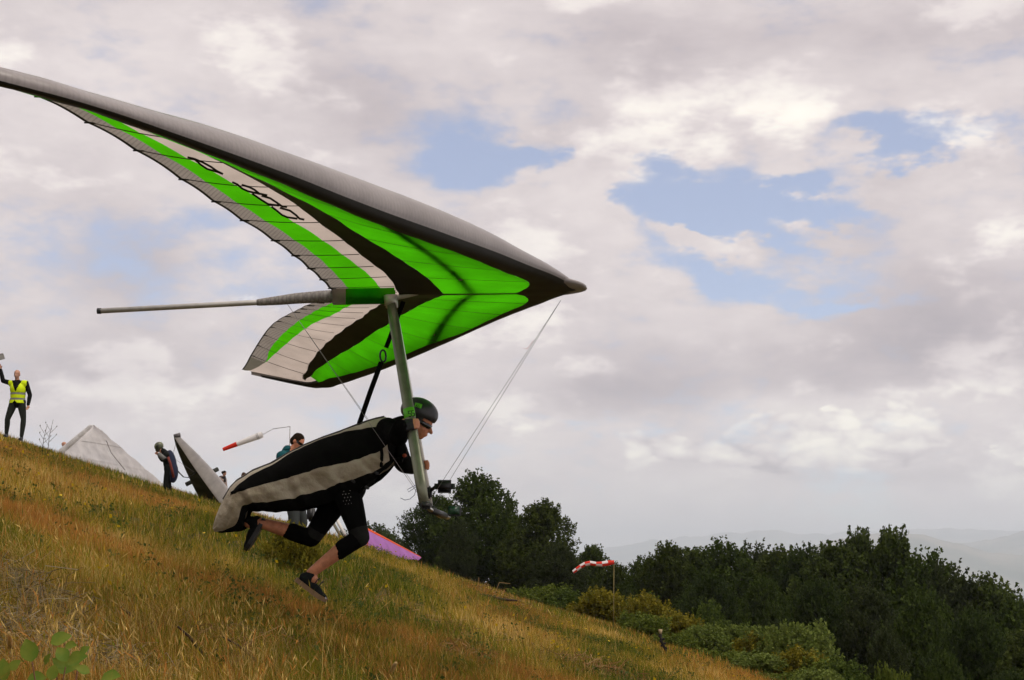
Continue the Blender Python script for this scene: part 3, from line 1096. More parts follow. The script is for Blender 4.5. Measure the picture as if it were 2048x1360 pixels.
def z_low(d, X):
    le = f_le(d)
    br = min(f_br(d), le - 0.03)
    c = min(max((le - X) / (le - br), 0), 1)
    lo, hi = lo_hi(d)
    zm = lo + 0.40 * (hi - lo)
    base = lo + (f_bz(d) - lo) * c ** 1.25
    nose = math.exp(-c / 0.035)
    return base + (zm - lo) * nose - 0.006 * billow(d) * math.sin(math.pi * c)


def panel(name, fa, fb, zf, dlist, side, material, parent, rows=10, thick=0.0):
    """sail cloth between the chordwise lines fa(d) and fb(d); side -1 = towards the camera"""
    V, F, UV = [], [], []
    for d in dlist:
        a, b = fa(d), fb(d)
        for j in range(rows + 1):
            X = a + (b - a) * j / rows
            V.append((X, Y0 + side * d, zf(side * d, X)))
    n = rows + 1
    for i in range(len(dlist) - 1):
        for j in range(rows):
            F.append((i * n + j, i * n + j + 1, (i + 1) * n + j + 1, (i + 1) * n + j))
    return pydata(name, V, F, material, parent, True)


def dl(a, b, n):
    return [a + (b - a) * i / n for i in range(n + 1)]


def sail_mat(name, col, trans, rough=0.5, opaque_mix=0.15, weave=0.0, alpha=0.0):
    m = bpy.data.materials.new(name)
    m.use_nodes = True
    N = NT(m.node_tree)
    out = N.n('ShaderNodeOutputMaterial')
    tc = N.n('ShaderNodeTexCoord')
    ob = tc.outputs['Object']
    f = N.noise(ob, 3.0, 4, 0.55)
    c = N.mix(N.ss(f, 0.25, 0.75), tuple(x * 0.84 for x in col) + (1,), tuple(min(1, x * 1.08) for x in col) + (1,))
    if weave > 0:
        sp = N.n('ShaderNodeSeparateXYZ')
        N.put(sp.inputs[0], ob)
        gx = N.m('ABSOLUTE', N.m('SINE', N.m('MULTIPLY', N.m('ADD', sp.outputs[0], N.m('MULTIPLY', sp.outputs[1], 0.5)), 105.0)))
        gy = N.m('ABSOLUTE', N.m('SINE', N.m('MULTIPLY', N.m('SUBTRACT', sp.outputs[1], N.m('MULTIPLY', sp.outputs[0], 0.5)), 105.0)))
        lines = N.m('MAXIMUM', N.ss(gx, 0.80, 0.98), N.ss(gy, 0.80, 0.98))
        c = N.mix(N.m('MULTIPLY', lines, weave), c, tuple(x * 0.35 for x in col) + (1,))
    b = N.n('ShaderNodeBsdfPrincipled')
    N.put(b.inputs['Base Color'], c)
    b.inputs['Roughness'].default_value = rough
    b.inputs['Specular IOR Level'].default_value = 0.35
    bp = N.n('ShaderNodeBump')
    bp.inputs['Strength'].default_value = 0.25
    bp.inputs['Distance'].default_value = 0.01
    N.put(bp.inputs['Height'], N.noise(ob, 9, 3, 0.5))
    N.t.links.new(bp.outputs[0], b.inputs['Normal'])
    sh = b.outputs[0]
    if trans > 0:
        tr = N.n('ShaderNodeBsdfTranslucent')
        N.put(tr.inputs[0], c)
        mx = N.n('ShaderNodeMixShader')
        mx.inputs[0].default_value = trans
        N.t.links.new(sh, mx.inputs[1])
        N.t.links.new(tr.outputs[0], mx.inputs[2])
        sh = mx.outputs[0]
    N.t.links.new(sh, out.inputs[0])
    return m


S_WHITE = sail_mat('sail_white', (0.86, 0.83, 0.80), 0.72)
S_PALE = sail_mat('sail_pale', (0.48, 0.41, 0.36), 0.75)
S_GREEN = sail_mat('sail_green', (0.085, 0.66, 0.004), 0.88)
S_STRIPE = sail_mat('sail_green_stripe', (0.05, 0.36, 0.002), 0.85)
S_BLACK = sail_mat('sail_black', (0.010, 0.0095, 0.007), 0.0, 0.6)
S_MYLAR = sail_mat('sail_mylar', (0.25, 0.225, 0.215), 0.0, 0.34, weave=0.14)
S_SMOKE = sail_mat('sail_smoke', (0.27, 0.24, 0.21), 0.70, weave=0.55)
S_TIP = sail_mat('sail_tip', (0.16, 0.15, 0.12), 0.55)
ALU = mat('aluminium', (0.56, 0.55, 0.52), 0.28, 0.5, 1.0, var=0.06, vscale=30)
ALU_D = mat('aluminium_matt', (0.50, 0.48, 0.44), 0.5, 0.5, 0.6, var=0.08, vscale=20)
ALU_O = mat('aluminium_ground_reflect', (0.17, 0.175, 0.125), 0.36, 0.5, 0.55, var=0.1, vscale=12)  # olive colour paints in grass and ground reflections on the near upright
ALU_P = mat('aluminium_sky_reflect', (0.80, 0.78, 0.74), 0.45, 0.5, 0.35)  # same metal, paler: sky reflection painted into the far upright
BLACK_CLOTH = mat('black_cloth', (0.006, 0.006, 0.0055), 0.9, 0.02, bump=0.3, bscale=60, var=0.2)
BLACK_PLASTIC = mat('black_plastic', (0.014, 0.014, 0.014), 0.45, 0.4)
WIRE = mat('steel_wire', (0.22, 0.20, 0.20), 0.5, 0.4, 0.5)
BATTEN = mat('batten_dark', (0.03, 0.028, 0.02), 0.6, 0.3)

apex = Vector((-0.905, Y0, 1.965))
corner = {-1: Vector((-0.600, Y0 - 0.75, 0.42)), 1: Vector((-0.650, Y0 + 0.75, 0.45))}
hg = empty('hang_glider', (-0.577, Y0, 0.41), 'large hang glider with lime green, black and grey sail taking off over the slope', 'hang glider')


def strip(name, path, width_vec, material, parent):
    V, F = [], []
    for p in path:
        V.append(Vector(p) - Vector(width_vec) / 2)
        V.append(Vector(p) + Vector(width_vec) / 2)
    for i in range(len(path) - 1):
        F.append((2 * i, 2 * i + 1, 2 * i + 3, 2 * i + 2))
    return pydata(name, V, F, material, parent, True)


def cloth_strip(name, a, b, side, d, zf, hw, lift, n):
    """tape or batten pocket following the cloth from chord line a to b at span d"""
    V, F = [], []
    for j in range(n):
        X = a + (b - a) * j / (n - 1)
        for e in (-hw, hw):
            V.append((X, Y0 + side * (d + e), min(zf(side * (d + e), X), zf(side * d, X)) - lift))
    for j in range(n - 1):
        F.append((2 * j, 2 * j + 1, 2 * j + 3, 2 * j + 2))
    return pydata(name, V, F, BATTEN, hg, True)


def green_front(d):
    """rounded front end of the green panel beside the keel"""
    e = max(0.0, 1 - (d - 0.03) / 0.30) if d < 0.33 else 0.0
    return min(f_gf(d), f_gf(0.33) if d < 0.33 else 9) - 0.10 * e ** 2.2


def sc_br(d):
    return f_br(d) + 0.009 * billow(d)


def sc_te(d):
    return f_te(d) + 0.004 * billow(d)


def fwd(d):
    """front edge of the rear skin, tucked a hand's breadth under the lower skin"""
    return min(f_br(d) + 0.16, f_le(d) - 0.1001 * (f_le(d) - f_te(d)))


def clampf(fa, fb):
    return lambda d: min(fa(d), fb(d))


for sd in (-1, 1):
    wing = dl(0.0, 4.97, 110)
    inner = dl(0.03, 4.72, 95)
    # upper skin from the nose back to where the lower skin ends; behind that the single rear skin
    panel('upper_sail', lambda d: f_le(d) - 0.10 * (f_le(d) - f_te(d)), lambda d: fwd(d), z_up, wing, sd, S_WHITE, hg, 14)
    # mylar leading edge: over the nose radius and under it
    V, F = [], []
    prof = [(0.10, 1), (0.07, 1), (0.045, 1), (0.026, 1), (0.012, 1), (0.004, 1), (0.0, 0), (0.004, -1), (0.009, -1)]
    for d in wing:
        le, te = f_le(d), f_te(d)
        for c, s in prof:
            X = le - c * (le - te)
            if s == 1:
                z = z_up(sd * d, X)
            elif s == 0:
                lo, hi = lo_hi(sd * d)
                z = lo + 0.40 * (hi - lo)
            else:
                z = z_low(sd * d, X)
            V.append((X, Y0 + sd * d, z))
    n = len(prof)
    for i in range(len(wing) - 1):
        for j in range(n - 1):
            F.append((i * n + j, i * n + j + 1, (i + 1) * n + j + 1, (i + 1) * n + j))
    pydata('leading_edge_sleeve', V, F, S_MYLAR, hg, True)
    # lower skin
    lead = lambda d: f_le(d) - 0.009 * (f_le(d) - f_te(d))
    panel('leading_panel', lead, clampf(green_front, lead), z_low, dl(0.03, 4.95, 100), sd, S_BLACK, hg, 10)  # black cloth, carried forward to paint in shade under the leading edge
    panel('green_panel', clampf(green_front, lead), clampf(f_bf, green_front), z_low, dl(0.035, 4.62, 92), sd, S_GREEN, hg, 16)
    panel('black_panel', f_bf, sc_br, z_low, dl(0.0, 4.80, 96), sd, S_BLACK, hg, 8)
    # keel strip between the two green panels
    panel('keel_strip', lambda d: green_front(0.035), f_bf, z_low, dl(0.0, 0.035, 2), sd, S_BLACK, hg, 10)
    panel('nose_panel', lambda d: f_le(d) - 0.02, lambda d: green_front(0.035) , z_low, dl(0.0, 0.035, 2), sd, S_BLACK, hg, 4)
    # rear single skin
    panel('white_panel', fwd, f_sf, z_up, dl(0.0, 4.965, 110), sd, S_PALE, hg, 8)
    panel('green_stripe', f_sf, clampf(f_sr, f_sf), z_up, dl(0.0, 4.70, 94), sd, S_STRIPE, hg, 6)
    panel('trailing_panel', clampf(f_sr, f_sf), sc_te, z_up, dl(0.0, 4.70, 94), sd, S_SMOKE, hg, 6)
    panel('tip_panel', f_sf, sc_te, z_up, dl(4.70, 4.97, 10), sd, S_TIP, hg, 6)
    # dark tape along the trailing edge
    te_path = [Vector((sc_te(d), Y0 + sd * d, z_up(sd * d, f_te(d)) - 0.004)) for d in dl(0.0, 4.97, 110)]
    strip('edge_tape', te_path, (0.016, 0, 0.004), BATTEN, hg)
    for bd in BATTENS:
        a = f_br(bd) - 0.01
        b = f_te(bd)
        path = []
        for j in range(9):
            X = a + (b - a) * j / 8
            path.append((X, Y0 + sd * bd, z_up(sd * bd, X) - 0.007))
        cloth_strip('batten', a, b, sd, bd, z_up, 0.0105, 0.004, 9)
        X = f_te(bd)
        tube('batten_cap', [(X + 0.05, Y0 + sd * bd, z_up(sd * bd, X) - 0.012), (X - 0.012, Y0 + sd * bd, z_up(sd * bd, X) - 0.010)], 0.0045, BATTEN, hg, 6)
    for bd in [.42, .87, 1.45, 2.05, 2.7, 3.3, 3.9]:
        a, b = green_front(bd) - 0.005, f_bf(bd) + 0.005
        path = [(a + (b - a) * j / 10, Y0 + sd * bd, z_low(sd * bd, a + (b - a) * j / 10) - 0.004) for j in range(11)]
        cloth_strip('seam', a, b, sd, bd, z_low, 0.0065, 0.003, 11)
    # tubes inside the sail
    tube('leading_edge_tube', [(f_le(d) - 0.10, Y0 + sd * d, (z_up(sd * d, f_le(d) - 0.10) + z_low(sd * d, f_le(d) - 0.10)) / 2) for d in dl(0.05, 4.3, 12)], [0.026] * 10 + [0.02, 0.016, 0.012], ALU_D, hg, 8)
    cb = []
    for q in (0.0, .12, .3, .5, .7, .88, 1.0):
        d_ = 0.02 + 2.28 * q
        X = -0.30 + (f_le(2.30) - 0.12 + 0.30) * q
        cb.append(Vector((X, Y0 + sd * d_, z_low(sd * d_, X) + 0.046)))
    tube('crossbar', cb, [0.034, 0.041, 0.041, 0.041, 0.041, 0.040, 0.034], ALU_D, hg, 10)

# nose cone
V, F = [], []
for i in range(7):
    t = i / 6
    X = 0.565 - 0.20 * t ** 1.6
    w = 0.30 * t ** 0.75 + 0.004
    hi = 2.052 + 0.055 * t ** 0.6
    lo = 2.052 - 0.022 * t ** 0.5
    for k in range(12):
        a = 2 * math.pi * k / 12
        V.append((X + 0.03 * t * (1 - abs(math.cos(a))), Y0 + math.cos(a) * w, (hi + lo) / 2 + math.sin(a) * (hi - lo) / 2 * 1.02))
for i in range(6):
    for k in range(12):
        F.append((i * 12 + k, i * 12 + (k + 1) % 12, (i + 1) * 12 + (k + 1) % 12, (i + 1) * 12 + k))
F.append(tuple(range(12)))
pydata('nose_cone', V, F, S_MYLAR, hg, True)

# keel
k_tail, k_sl, k_root = at(197, 622, Y0), at(515, 605, Y0), at(664, 592, Y0)
tube('keel_tube', [k_tail, k_sl, k_root, apex + Vector((0, 0, 0.012)), (-0.80, Y0, 2.0), (-0.6, Y0, 2.05), (0.30, Y0, 2.075)], 0.0205, ALU_D, hg, 12)
tube('keel_end_cap', [k_tail + Vector((-0.008, 0, 0)), k_tail + Vector((0.02, 0, 0))], 0.0225, BLACK_PLASTIC, hg, 12)
m1, m2 = at(590, 597, Y0), at(666, 592, Y0)
tube('keel_cover', [at(514, 605, Y0), at(520, 604.5, Y0), at(560, 600.5, Y0), m1, at(640, 593.5, Y0), m2], [0.024, 0.027, 0.036, 0.041, 0.046, 0.047], sail_mat('keel_cover', (0.22, 0.20, 0.18), 0.0, 0.6, weave=0.5), hg, 12, 1.0)
for nm, xa, xb, mt in [('keel_pocket_white', -1.345, -1.245, S_PALE), ('keel_pocket_green', -1.245, -0.88, S_STRIPE)]:
    V, F = [], []
    n = 8
    for i in range(n + 1):
        X = xa + (xb - xa) * i / n
        kz = 1.952 + 0.02 * (X + 1.345)
        for s in (-1, 1):
            V += [(X, Y0 + s * 0.027, kz - 0.020), (X, Y0 + s * 0.030, kz + 0.03), (X, Y0 + s * 0.05, z_up(0.05, X) + 0.002)]
    for i in range(n):
        o = i * 6
        for q in (0, 3):
            for j in range(2):
                F.append((o + q + j, o + q + j + 1, o + 6 + q + j + 1, o + 6 + q + j))
        F.append((o, o + 3, o + 9, o + 6))
    pydata('keel_pocket', V, F, mt, hg, True)

# control frame
for sd in (-1, 1):
    tp = apex + Vector((0, sd * 0.05, -0.02))
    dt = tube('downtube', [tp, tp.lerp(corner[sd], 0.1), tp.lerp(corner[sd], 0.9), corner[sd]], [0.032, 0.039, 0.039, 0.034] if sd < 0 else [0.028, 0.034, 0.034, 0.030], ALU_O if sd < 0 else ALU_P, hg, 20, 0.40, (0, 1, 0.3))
    if sd == -1:
        near_dt = (tp, corner[sd])
        near_dt_obj = dt
    else:
        far_dt = (tp, corner[sd])
    rounded('corner_bracket', corner[sd] + Vector((0.015, 0, -0.018)), 0.085, 0.05, 0.055, 0.014, BLACK_PLASTIC, hg)
    tube('top_bracket', [tp + Vector((-0.005, 0, 0.05)), tp + Vector((0.0, 0, -0.03))], [0.05, 0.046], ALU_D, hg, 10, 0.5, (0, 1, 0))
    tube('front_wire', [at(1122, 600, Y0), corner[sd] + Vector((0.03, 0, 0))], 0.0017, WIRE, hg, 5)
    tube('rear_wire', [at(574, 607, Y0), corner[sd] + Vector((-0.02, 0, 0.03))], 0.0017, WIRE, hg, 5)
bb = [corner[-1] + Vector((0.02, 0, -0.03))] + [Vector((-0.60 + 0.13 * math.sin(math.pi * t) ** 0.8, Y0 - 0.75 + 1.5 * t, 0.38 - 0.035 * math.sin(math.pi * t))) for t in (0.08, 0.2, 0.35, 0.5, 0.65, 0.8, 0.92)] + [corner[1] + Vector((0.02, 0, -0.03))]
tube('base_bar', bb, 0.019, ALU, hg, 12, 0.7, (0, 0, 1))
tube('bar_grip', [b + Vector((0, 0, 0.0)) for b in bb[1:4]], 0.024, BLACK_PLASTIC, hg, 12)

# hang strap and carabiner
h_top, h_car, h_bot = Vector((-0.815, Y0, 1.955)), at(766, 712, Y0), at(716, 850, Y0)
strip_pts = [h_top, h_top.lerp(h_car, 0.85)]
tube('hang_strap', strip_pts, 0.017, BLACK_CLOTH, hg, 8, 0.35, (0, 1, 0))
cp = [h_car + Vector((0.022 * math.cos(a) - 0.002 * math.sin(a), 0, 0.045 * math.sin(a))) for a in [2 * math.pi * k / 16 for k in range(17)]]
tube('carabiner', cp, 0.0075, BLACK_PLASTIC, hg, 8)

# instrument pod on the far upright, display on the base bar
pod = at(889, 973, Y0 + 0.62)
rounded('instrument_pod', pod, 0.160, 0.06, 0.102, 0.028, BLACK_PLASTIC, hg, None, 4)
arm0 = far_dt[0].lerp(far_dt[1], 0.925)
tube('pod_arm', [arm0 + Vector((0.03, -0.02, 0.01)), pod + Vector((-0.07, 0, 0))], [0.016, 0.012], BLACK_PLASTIC, hg, 8)
rounded('pod_clamp', arm0 + Vector((0.02, -0.01, 0.0)), 0.045, 0.06, 0.10, 0.012, BLACK_PLASTIC, hg)
disp = at(909, 1022, Y0 - 0.1)
rounded('display', disp, 0.098, 0.03, 0.074, 0.006, BLACK_PLASTIC, hg)
rounded('display_screen', disp + Vector((-0.004, -0.016, 0.004)), 0.080, 0.004, 0.058, 0.001, mat('green_screen', (0.012, 0.045, 0.022), 0.25, 0.5), hg)
tube('display_arm', [bb[4] + Vector((0, 0, 0)), disp + Vector((-0.03, 0.0, -0.02))], 0.010, BLACK_PLASTIC, hg, 8)
CORD = mat('blue_cord', (0.05, 0.07, 0.16), 0.6)
for pts in ([(832, 970), (824, 974), (815, 979), (817, 984), (826, 978), (831, 974)], [(832, 978), (829, 990), (820, 998), (810, 1000), (801, 996)]):
    tube('loose_cord', [at(a, b, Y0 - 0.72) for a, b in pts], 0.0022, CORD, hg, 5)
tube('tell_tale', [at(1068, 680, Y0), at(1063, 686, Y0), at(1058, 693, Y0 - .01), at(1054, 698, Y0), at(1046, 696, Y0 + .01)], [0.003, 0.006, 0.006, 0.006, 0.005], mat('ribbon_red', (0.45, 0.06, 0.06), 0.6), hg, 6, 0.2)


# lettering on the near rear skin, laid on the cloth stroke by stroke
def on_sail(px, py, zf, lift):
    r = ray(px, py)
    last = None
    for i in range(471):
        d = 0.1 + i * 0.01
        P = r * ((Y0 - d) / r.y)
        e = P.z - zf(-d, P.x)
        if last is not None and last[0] * e <= 0:
            k = last[0] / (last[0] - e)
            dd = last[1] + 0.01 * k
            P = r * ((Y0 - dd) / r.y)
            return Vector((P.x, P.y, zf(-dd, P.x) - lift))
        last = (e, d)
    return r * ((Y0 - 2.5) / r.y)


LETTERS = [
    [[(240, 208), (330, 228), (420, 310), (510, 370), (640, 405), (725, 438)], [(330, 228), (450, 278), (560, 338), (640, 395), (725, 438)]],
    [[(850, 548), (920, 580), (990, 640), (1070, 675), (1230, 710)], [(980, 585), (1080, 615), (1150, 650), (1220, 705), (1330, 730)]],
    [[(1120, 705), (1170, 740), (1260, 800), (1340, 850), (1490, 870)], [(1250, 735), (1370, 770), (1460, 830), (1530, 880), (1600, 890)]],
    [[(1385, 885), (1440, 925), (1530, 1000), (1600, 1030), (1740, 1050)], [(1500, 900), (1640, 940), (1720, 1000), (1770, 1050), (1835, 1062)]]]
INK = mat('black_ink', (0.012, 0.012, 0.010), 0.7, 0.2)
for strokes in LETTERS:
    V, F = [], []
    for st in strokes:
        pts = [(340 + a * 300 / 2048, 280 + b * 300 / 2048) for a, b in st]
        fine = []
        for a, b in zip(pts, pts[1:]):
            for k in range(5):
                fine.append((a[0] + (b[0] - a[0]) * k / 5, a[1] + (b[1] - a[1]) * k / 5))
        fine.append(pts[-1])
        o = len(V)
        for i, p in enumerate(fine):
            q0, q1 = fine[max(i - 1, 0)], fine[min(i + 1, len(fine) - 1)]
            tx, ty = q1[0] - q0[0], q1[1] - q0[1]
            l = math.hypot(tx, ty)
            w = 2.1
            V.append(on_sail(p[0] - ty / l * w, p[1] + tx / l * w, z_up, 0.012))
            V.append(on_sail(p[0] + ty / l * w, p[1] - tx / l * w, z_up, 0.012))
        for i in range(len(fine) - 1):
            F.append((o + 2 * i, o + 2 * i + 1, o + 2 * i + 3, o + 2 * i + 2))
    pydata('letter', V, F, INK, hg)


DIGIT = {'5': [[(1, 1), (0, 1), (0, .55), (.7, .55), (1, .4), (1, .15), (.7, 0), (0, 0)]], '6': [[(.9, 1), (.3, .9), (0, .5), (0, .15), (.3, 0), (.7, 0), (1, .2), (1, .4), (.7, .55), (0, .5)]],
         '8': [[(.5, .52), (.1, .75), (.3, 1), (.7, 1), (.9, .75), (.5, .52), (.05, .28), (.25, 0), (.75, 0), (.95, .28), (.5, .52)]]}


def digits(text, o, ux, uz, h, w, gap, nrm, material, parent):
    """figures drawn as flat strokes on the plane o, ux, uz"""
    V, F = [], []
    for k, ch in enumerate(text):
        for st in DIGIT[ch]:
            b = len(V)
            for i, p in enumerate(st):
                q0, q1 = st[max(i - 1, 0)], st[min(i + 1, len(st) - 1)]
                tx, ty = (q1[0] - q0[0]) * w, (q1[1] - q0[1]) * h
                l = math.hypot(tx, ty) + 1e-9
                c = o + ux * (k * (w + gap) + p[0] * w) + uz * (p[1] * h) + nrm
                s = (ux * (-ty / l) + uz * (tx / l)) * (h * 0.08)
                V += [c - s, c + s]
            for i in range(len(st) - 1):
                F.append((b + 2 * i, b + 2 * i + 1, b + 2 * i + 3, b + 2 * i + 2))
    return pydata('number', V, F, material, parent)


# green number band wrapped round the near upright
STICK = mat('sticker_green', (0.10, 0.42, 0.015), 0.5, 0.4)
a0 = near_dt[0].lerp(near_dt[1], 0.555)
a1 = near_dt[0].lerp(near_dt[1], 0.600)
bd = tube('number_band', [a0, a1], 0.0412, STICK, near_dt_obj, 20, 0.42, (0, 1, 0.3))
ax = (a0 - a1).normalized()
ux = Vector((1, 0, 0)) - ax * ax.x
ux.normalize()
digits('55', a1 + ax * 0.012 - ux * 0.004, ux, ax, 0.044, 0.018, 0.005, Vector((0, -0.0225, -0.004)), INK, bd)

# ------------------------------------------------------------------ people
from mathutils.bvhtree import BVHTree


def capsule(p0, r0, p1, r1, seg=12):
    p0, p1 = Vector(p0), Vector(p1)
    d = (p1 - p0)
    if d.length < 1e-5:
        d = Vector((0, 0, 1e-4))
    a, b, dn = frame_of(d)
    rings = []
    for k in range(1, 4):
        t = math.pi / 2 * (1 - k / 3.0)
        rings.append((p0 - dn * r0 * math.sin(t), r0 * math.cos(t) + 1e-4))
    for k in range(3):
        t = math.pi / 2 * (k / 3.0)
        rings.append((p1 + dn * r1 * math.sin(t), r1 * math.cos(t) + 1e-4))
    V, F = [], []
    for c, r in rings:
        for k in range(seg):
            t = 2 * math.pi * k / seg
            V.append(c + a * (math.cos(t) * r) + b * (math.sin(t) * r))
    for i in range(len(rings) - 1):
        for k in range(seg):
            F.append((i * seg + k, i * seg + (k + 1) % seg, (i + 1) * seg + (k + 1) % seg, (i + 1) * seg + k))
    n = len(V)
    V += [p0 - dn * r0, p1 + dn * r1]
    for k in range(seg):
        F.append((n, (k + 1) % seg, k))
        o = (len(rings) - 1) * seg
        F.append((n + 1, o + k, o + (k + 1) % seg))
    return V, F


def ellipsoid(c, rx, ry, rz, M=None, nu=14, nv=10):
    """M: 3x3 whose columns are the three axes"""
    V, F = [], []
    M = M or Matrix.Identity(3)
    for i in range(nv + 1):
        t = math.pi * i / nv
        for k in range(nu):
            a = 2 * math.pi * k / nu
            V.append(Vector(c) + M @ Vector((rx * (math.sin(t) * math.cos(a) + (1e-4 if i in (0, nv) else 0) * math.cos(a)), ry * (math.sin(t) * math.sin(a) + (1e-4 if i in (0, nv) else 0) * math.sin(a)), rz * math.cos(t))))
    for i in range(nv):
        for k in range(nu):
            F.append((i * nu + k, (i + 1) * nu + k, (i + 1) * nu + (k + 1) % nu, i * nu + (k + 1) % nu))
    F.append(tuple(range(nu)))
    F.append(tuple(nv * nu + k for k in range(nu))[::-1])
    return V, F


def fuse(name, prims, voxel, material, parent=None, smooth=3, cut=None):
    """one continuous surface grown round overlapping solids"""
    V, F = [], []
    for v, f in prims:
        o = len(V)
        V += v
        F += [tuple(i + o for i in q) for q in f]
    me = bpy.data.meshes.new('tmp')
    me.from_pydata([tuple(v) for v in V], [], F)
    bm = bmesh.new()
    bm.from_mesh(me)
    bmesh.ops.recalc_face_normals(bm, faces=bm.faces[:])
    bm.to_mesh(me)
    bm.free()
    t = bpy.data.objects.new('tmp', me)
    COL.objects.link(t)
    m = t.modifiers.new('r', 'REMESH')
    m.mode = 'VOXEL'
    m.voxel_size = voxel
    s = t.modifiers.new('s', 'SMOOTH')
    s.iterations = smooth
    s.factor = 0.5
    dg = bpy.context.evaluated_depsgraph_get()
    out = bpy.data.meshes.new_from_object(t.evaluated_get(dg), depsgraph=dg)
    out.name = name
    bpy.data.objects.remove(t)
    bpy.data.meshes.remove(me)
    if cut is not None:
        bm = bmesh.new()
        bm.from_mesh(out)
        kill = [f for f in bm.faces if cut(f.calc_center_median())]
        bmesh.ops.delete(bm, geom=kill, context='FACES')
        bm.to_mesh(out)
        bm.free()
    out.materials.clear()
    return link(name, out, material, parent, True)


def basis(fwd, up):
    f = Vector(fwd).normalized()
    u = Vector(up)
    u = (u - f * u.dot(f)).normalized()
    s = u.cross(f)                       # the person's own left
    return f, s, u


SKIN = mat('skin', (0.42, 0.22, 0.145), 0.55, 0.35, var=0.10, vscale=14)
SKIN_TAN = mat('skin_tanned', (0.48, 0.195, 0.105), 0.5, 0.3, var=0.18, vscale=16)
HAIR = mat('hair_dark', (0.016, 0.010, 0.006), 0.9, 0.05, bump=0.8, bscale=90)
LENS = mat('dark_lens', (0.008, 0.008, 0.008), 0.12, 0.6)


def head_prims(c, fwd, up, k=1.0):
    f, s, u = basis(fwd, up)
    M = Matrix((f, s, u)).transposed()
    q = lambda a, b, d: c + f * (a * k) + s * (b * k) + u * (d * k)
    P = [ellipsoid(q(-.008, 0, .032), .098 * k, .076 * k, .092 * k, M), ellipsoid(q(.022, 0, -.035), .070 * k, .058 * k, .075 * k, M), ellipsoid(q(.046, 0, -.088), .030 * k, .030 * k, .022 * k, M),
         capsule(q(.086, 0, .008), .010 * k, q(.112, 0, -.030), .0145 * k, 8), ellipsoid(q(.072, 0, .030), .022 * k, .052 * k, .014 * k, M, 10, 6),
         ellipsoid(q(.084, 0, -.058), .012 * k, .026 * k, .0075 * k, M, 10, 6), ellipsoid(q(.080, 0, -.071), .011 * k, .022 * k, .008 * k, M, 10, 6)]
    for b in (-1, 1):
        P.append(ellipsoid(q(-.012, b * .076, -.012), .020 * k, .010 * k, .033 * k, M, 8, 6))
        P.append(ellipsoid(q(.052, b * .036, -.030), .026 * k, .022 * k, .022 * k, M, 8, 6))
    return P


def hand_prims(wrist, d, palm_n, k=1.0, side=1, curl=0.5):
    """relaxed open hand: palm, four unequal bent fingers, thumb leaving the side of the palm"""
    d = Vector(d).normalized()
    n = Vector(palm_n)
    n = (n - d * n.dot(d)).normalized()
    s = d.cross(n) * side
    P = [capsule(wrist, .024 * k, wrist + d * .05 * k, .026 * k, 8)]
    for j, (o, L) in enumerate([(-.030, .072), (-.010, .082), (.010, .076), (.029, .060)]):
        b = wrist + d * .075 * k + s * o * k
        P.append(capsule(wrist + d * .03 * k + s * o * .7 * k, .013 * k, b, .0115 * k, 8))
        m = b + (d * math.cos(curl * .6) + n * math.sin(curl * .6)) * L * .5 * k
        e = m + (d * math.cos(curl * 1.5) + n * math.sin(curl * 1.5)) * L * .5 * k
        P.append(capsule(b, .0105 * k, m, .0095 * k, 8))
        P.append(capsule(m, .0095 * k, e, .0080 * k, 8))
    t0 = wrist + d * .022 * k - s * .026 * k
    t1 = t0 + (d * .6 - s * .7 + n * .3).normalized() * .042 * k
    P += [capsule(t0, .0135 * k, t1, .0115 * k, 8), capsule(t1, .0115 * k, t1 + (d * .85 - s * .2 + n * .4).normalized() * .034 * k, .0090 * k, 8)]
    return P


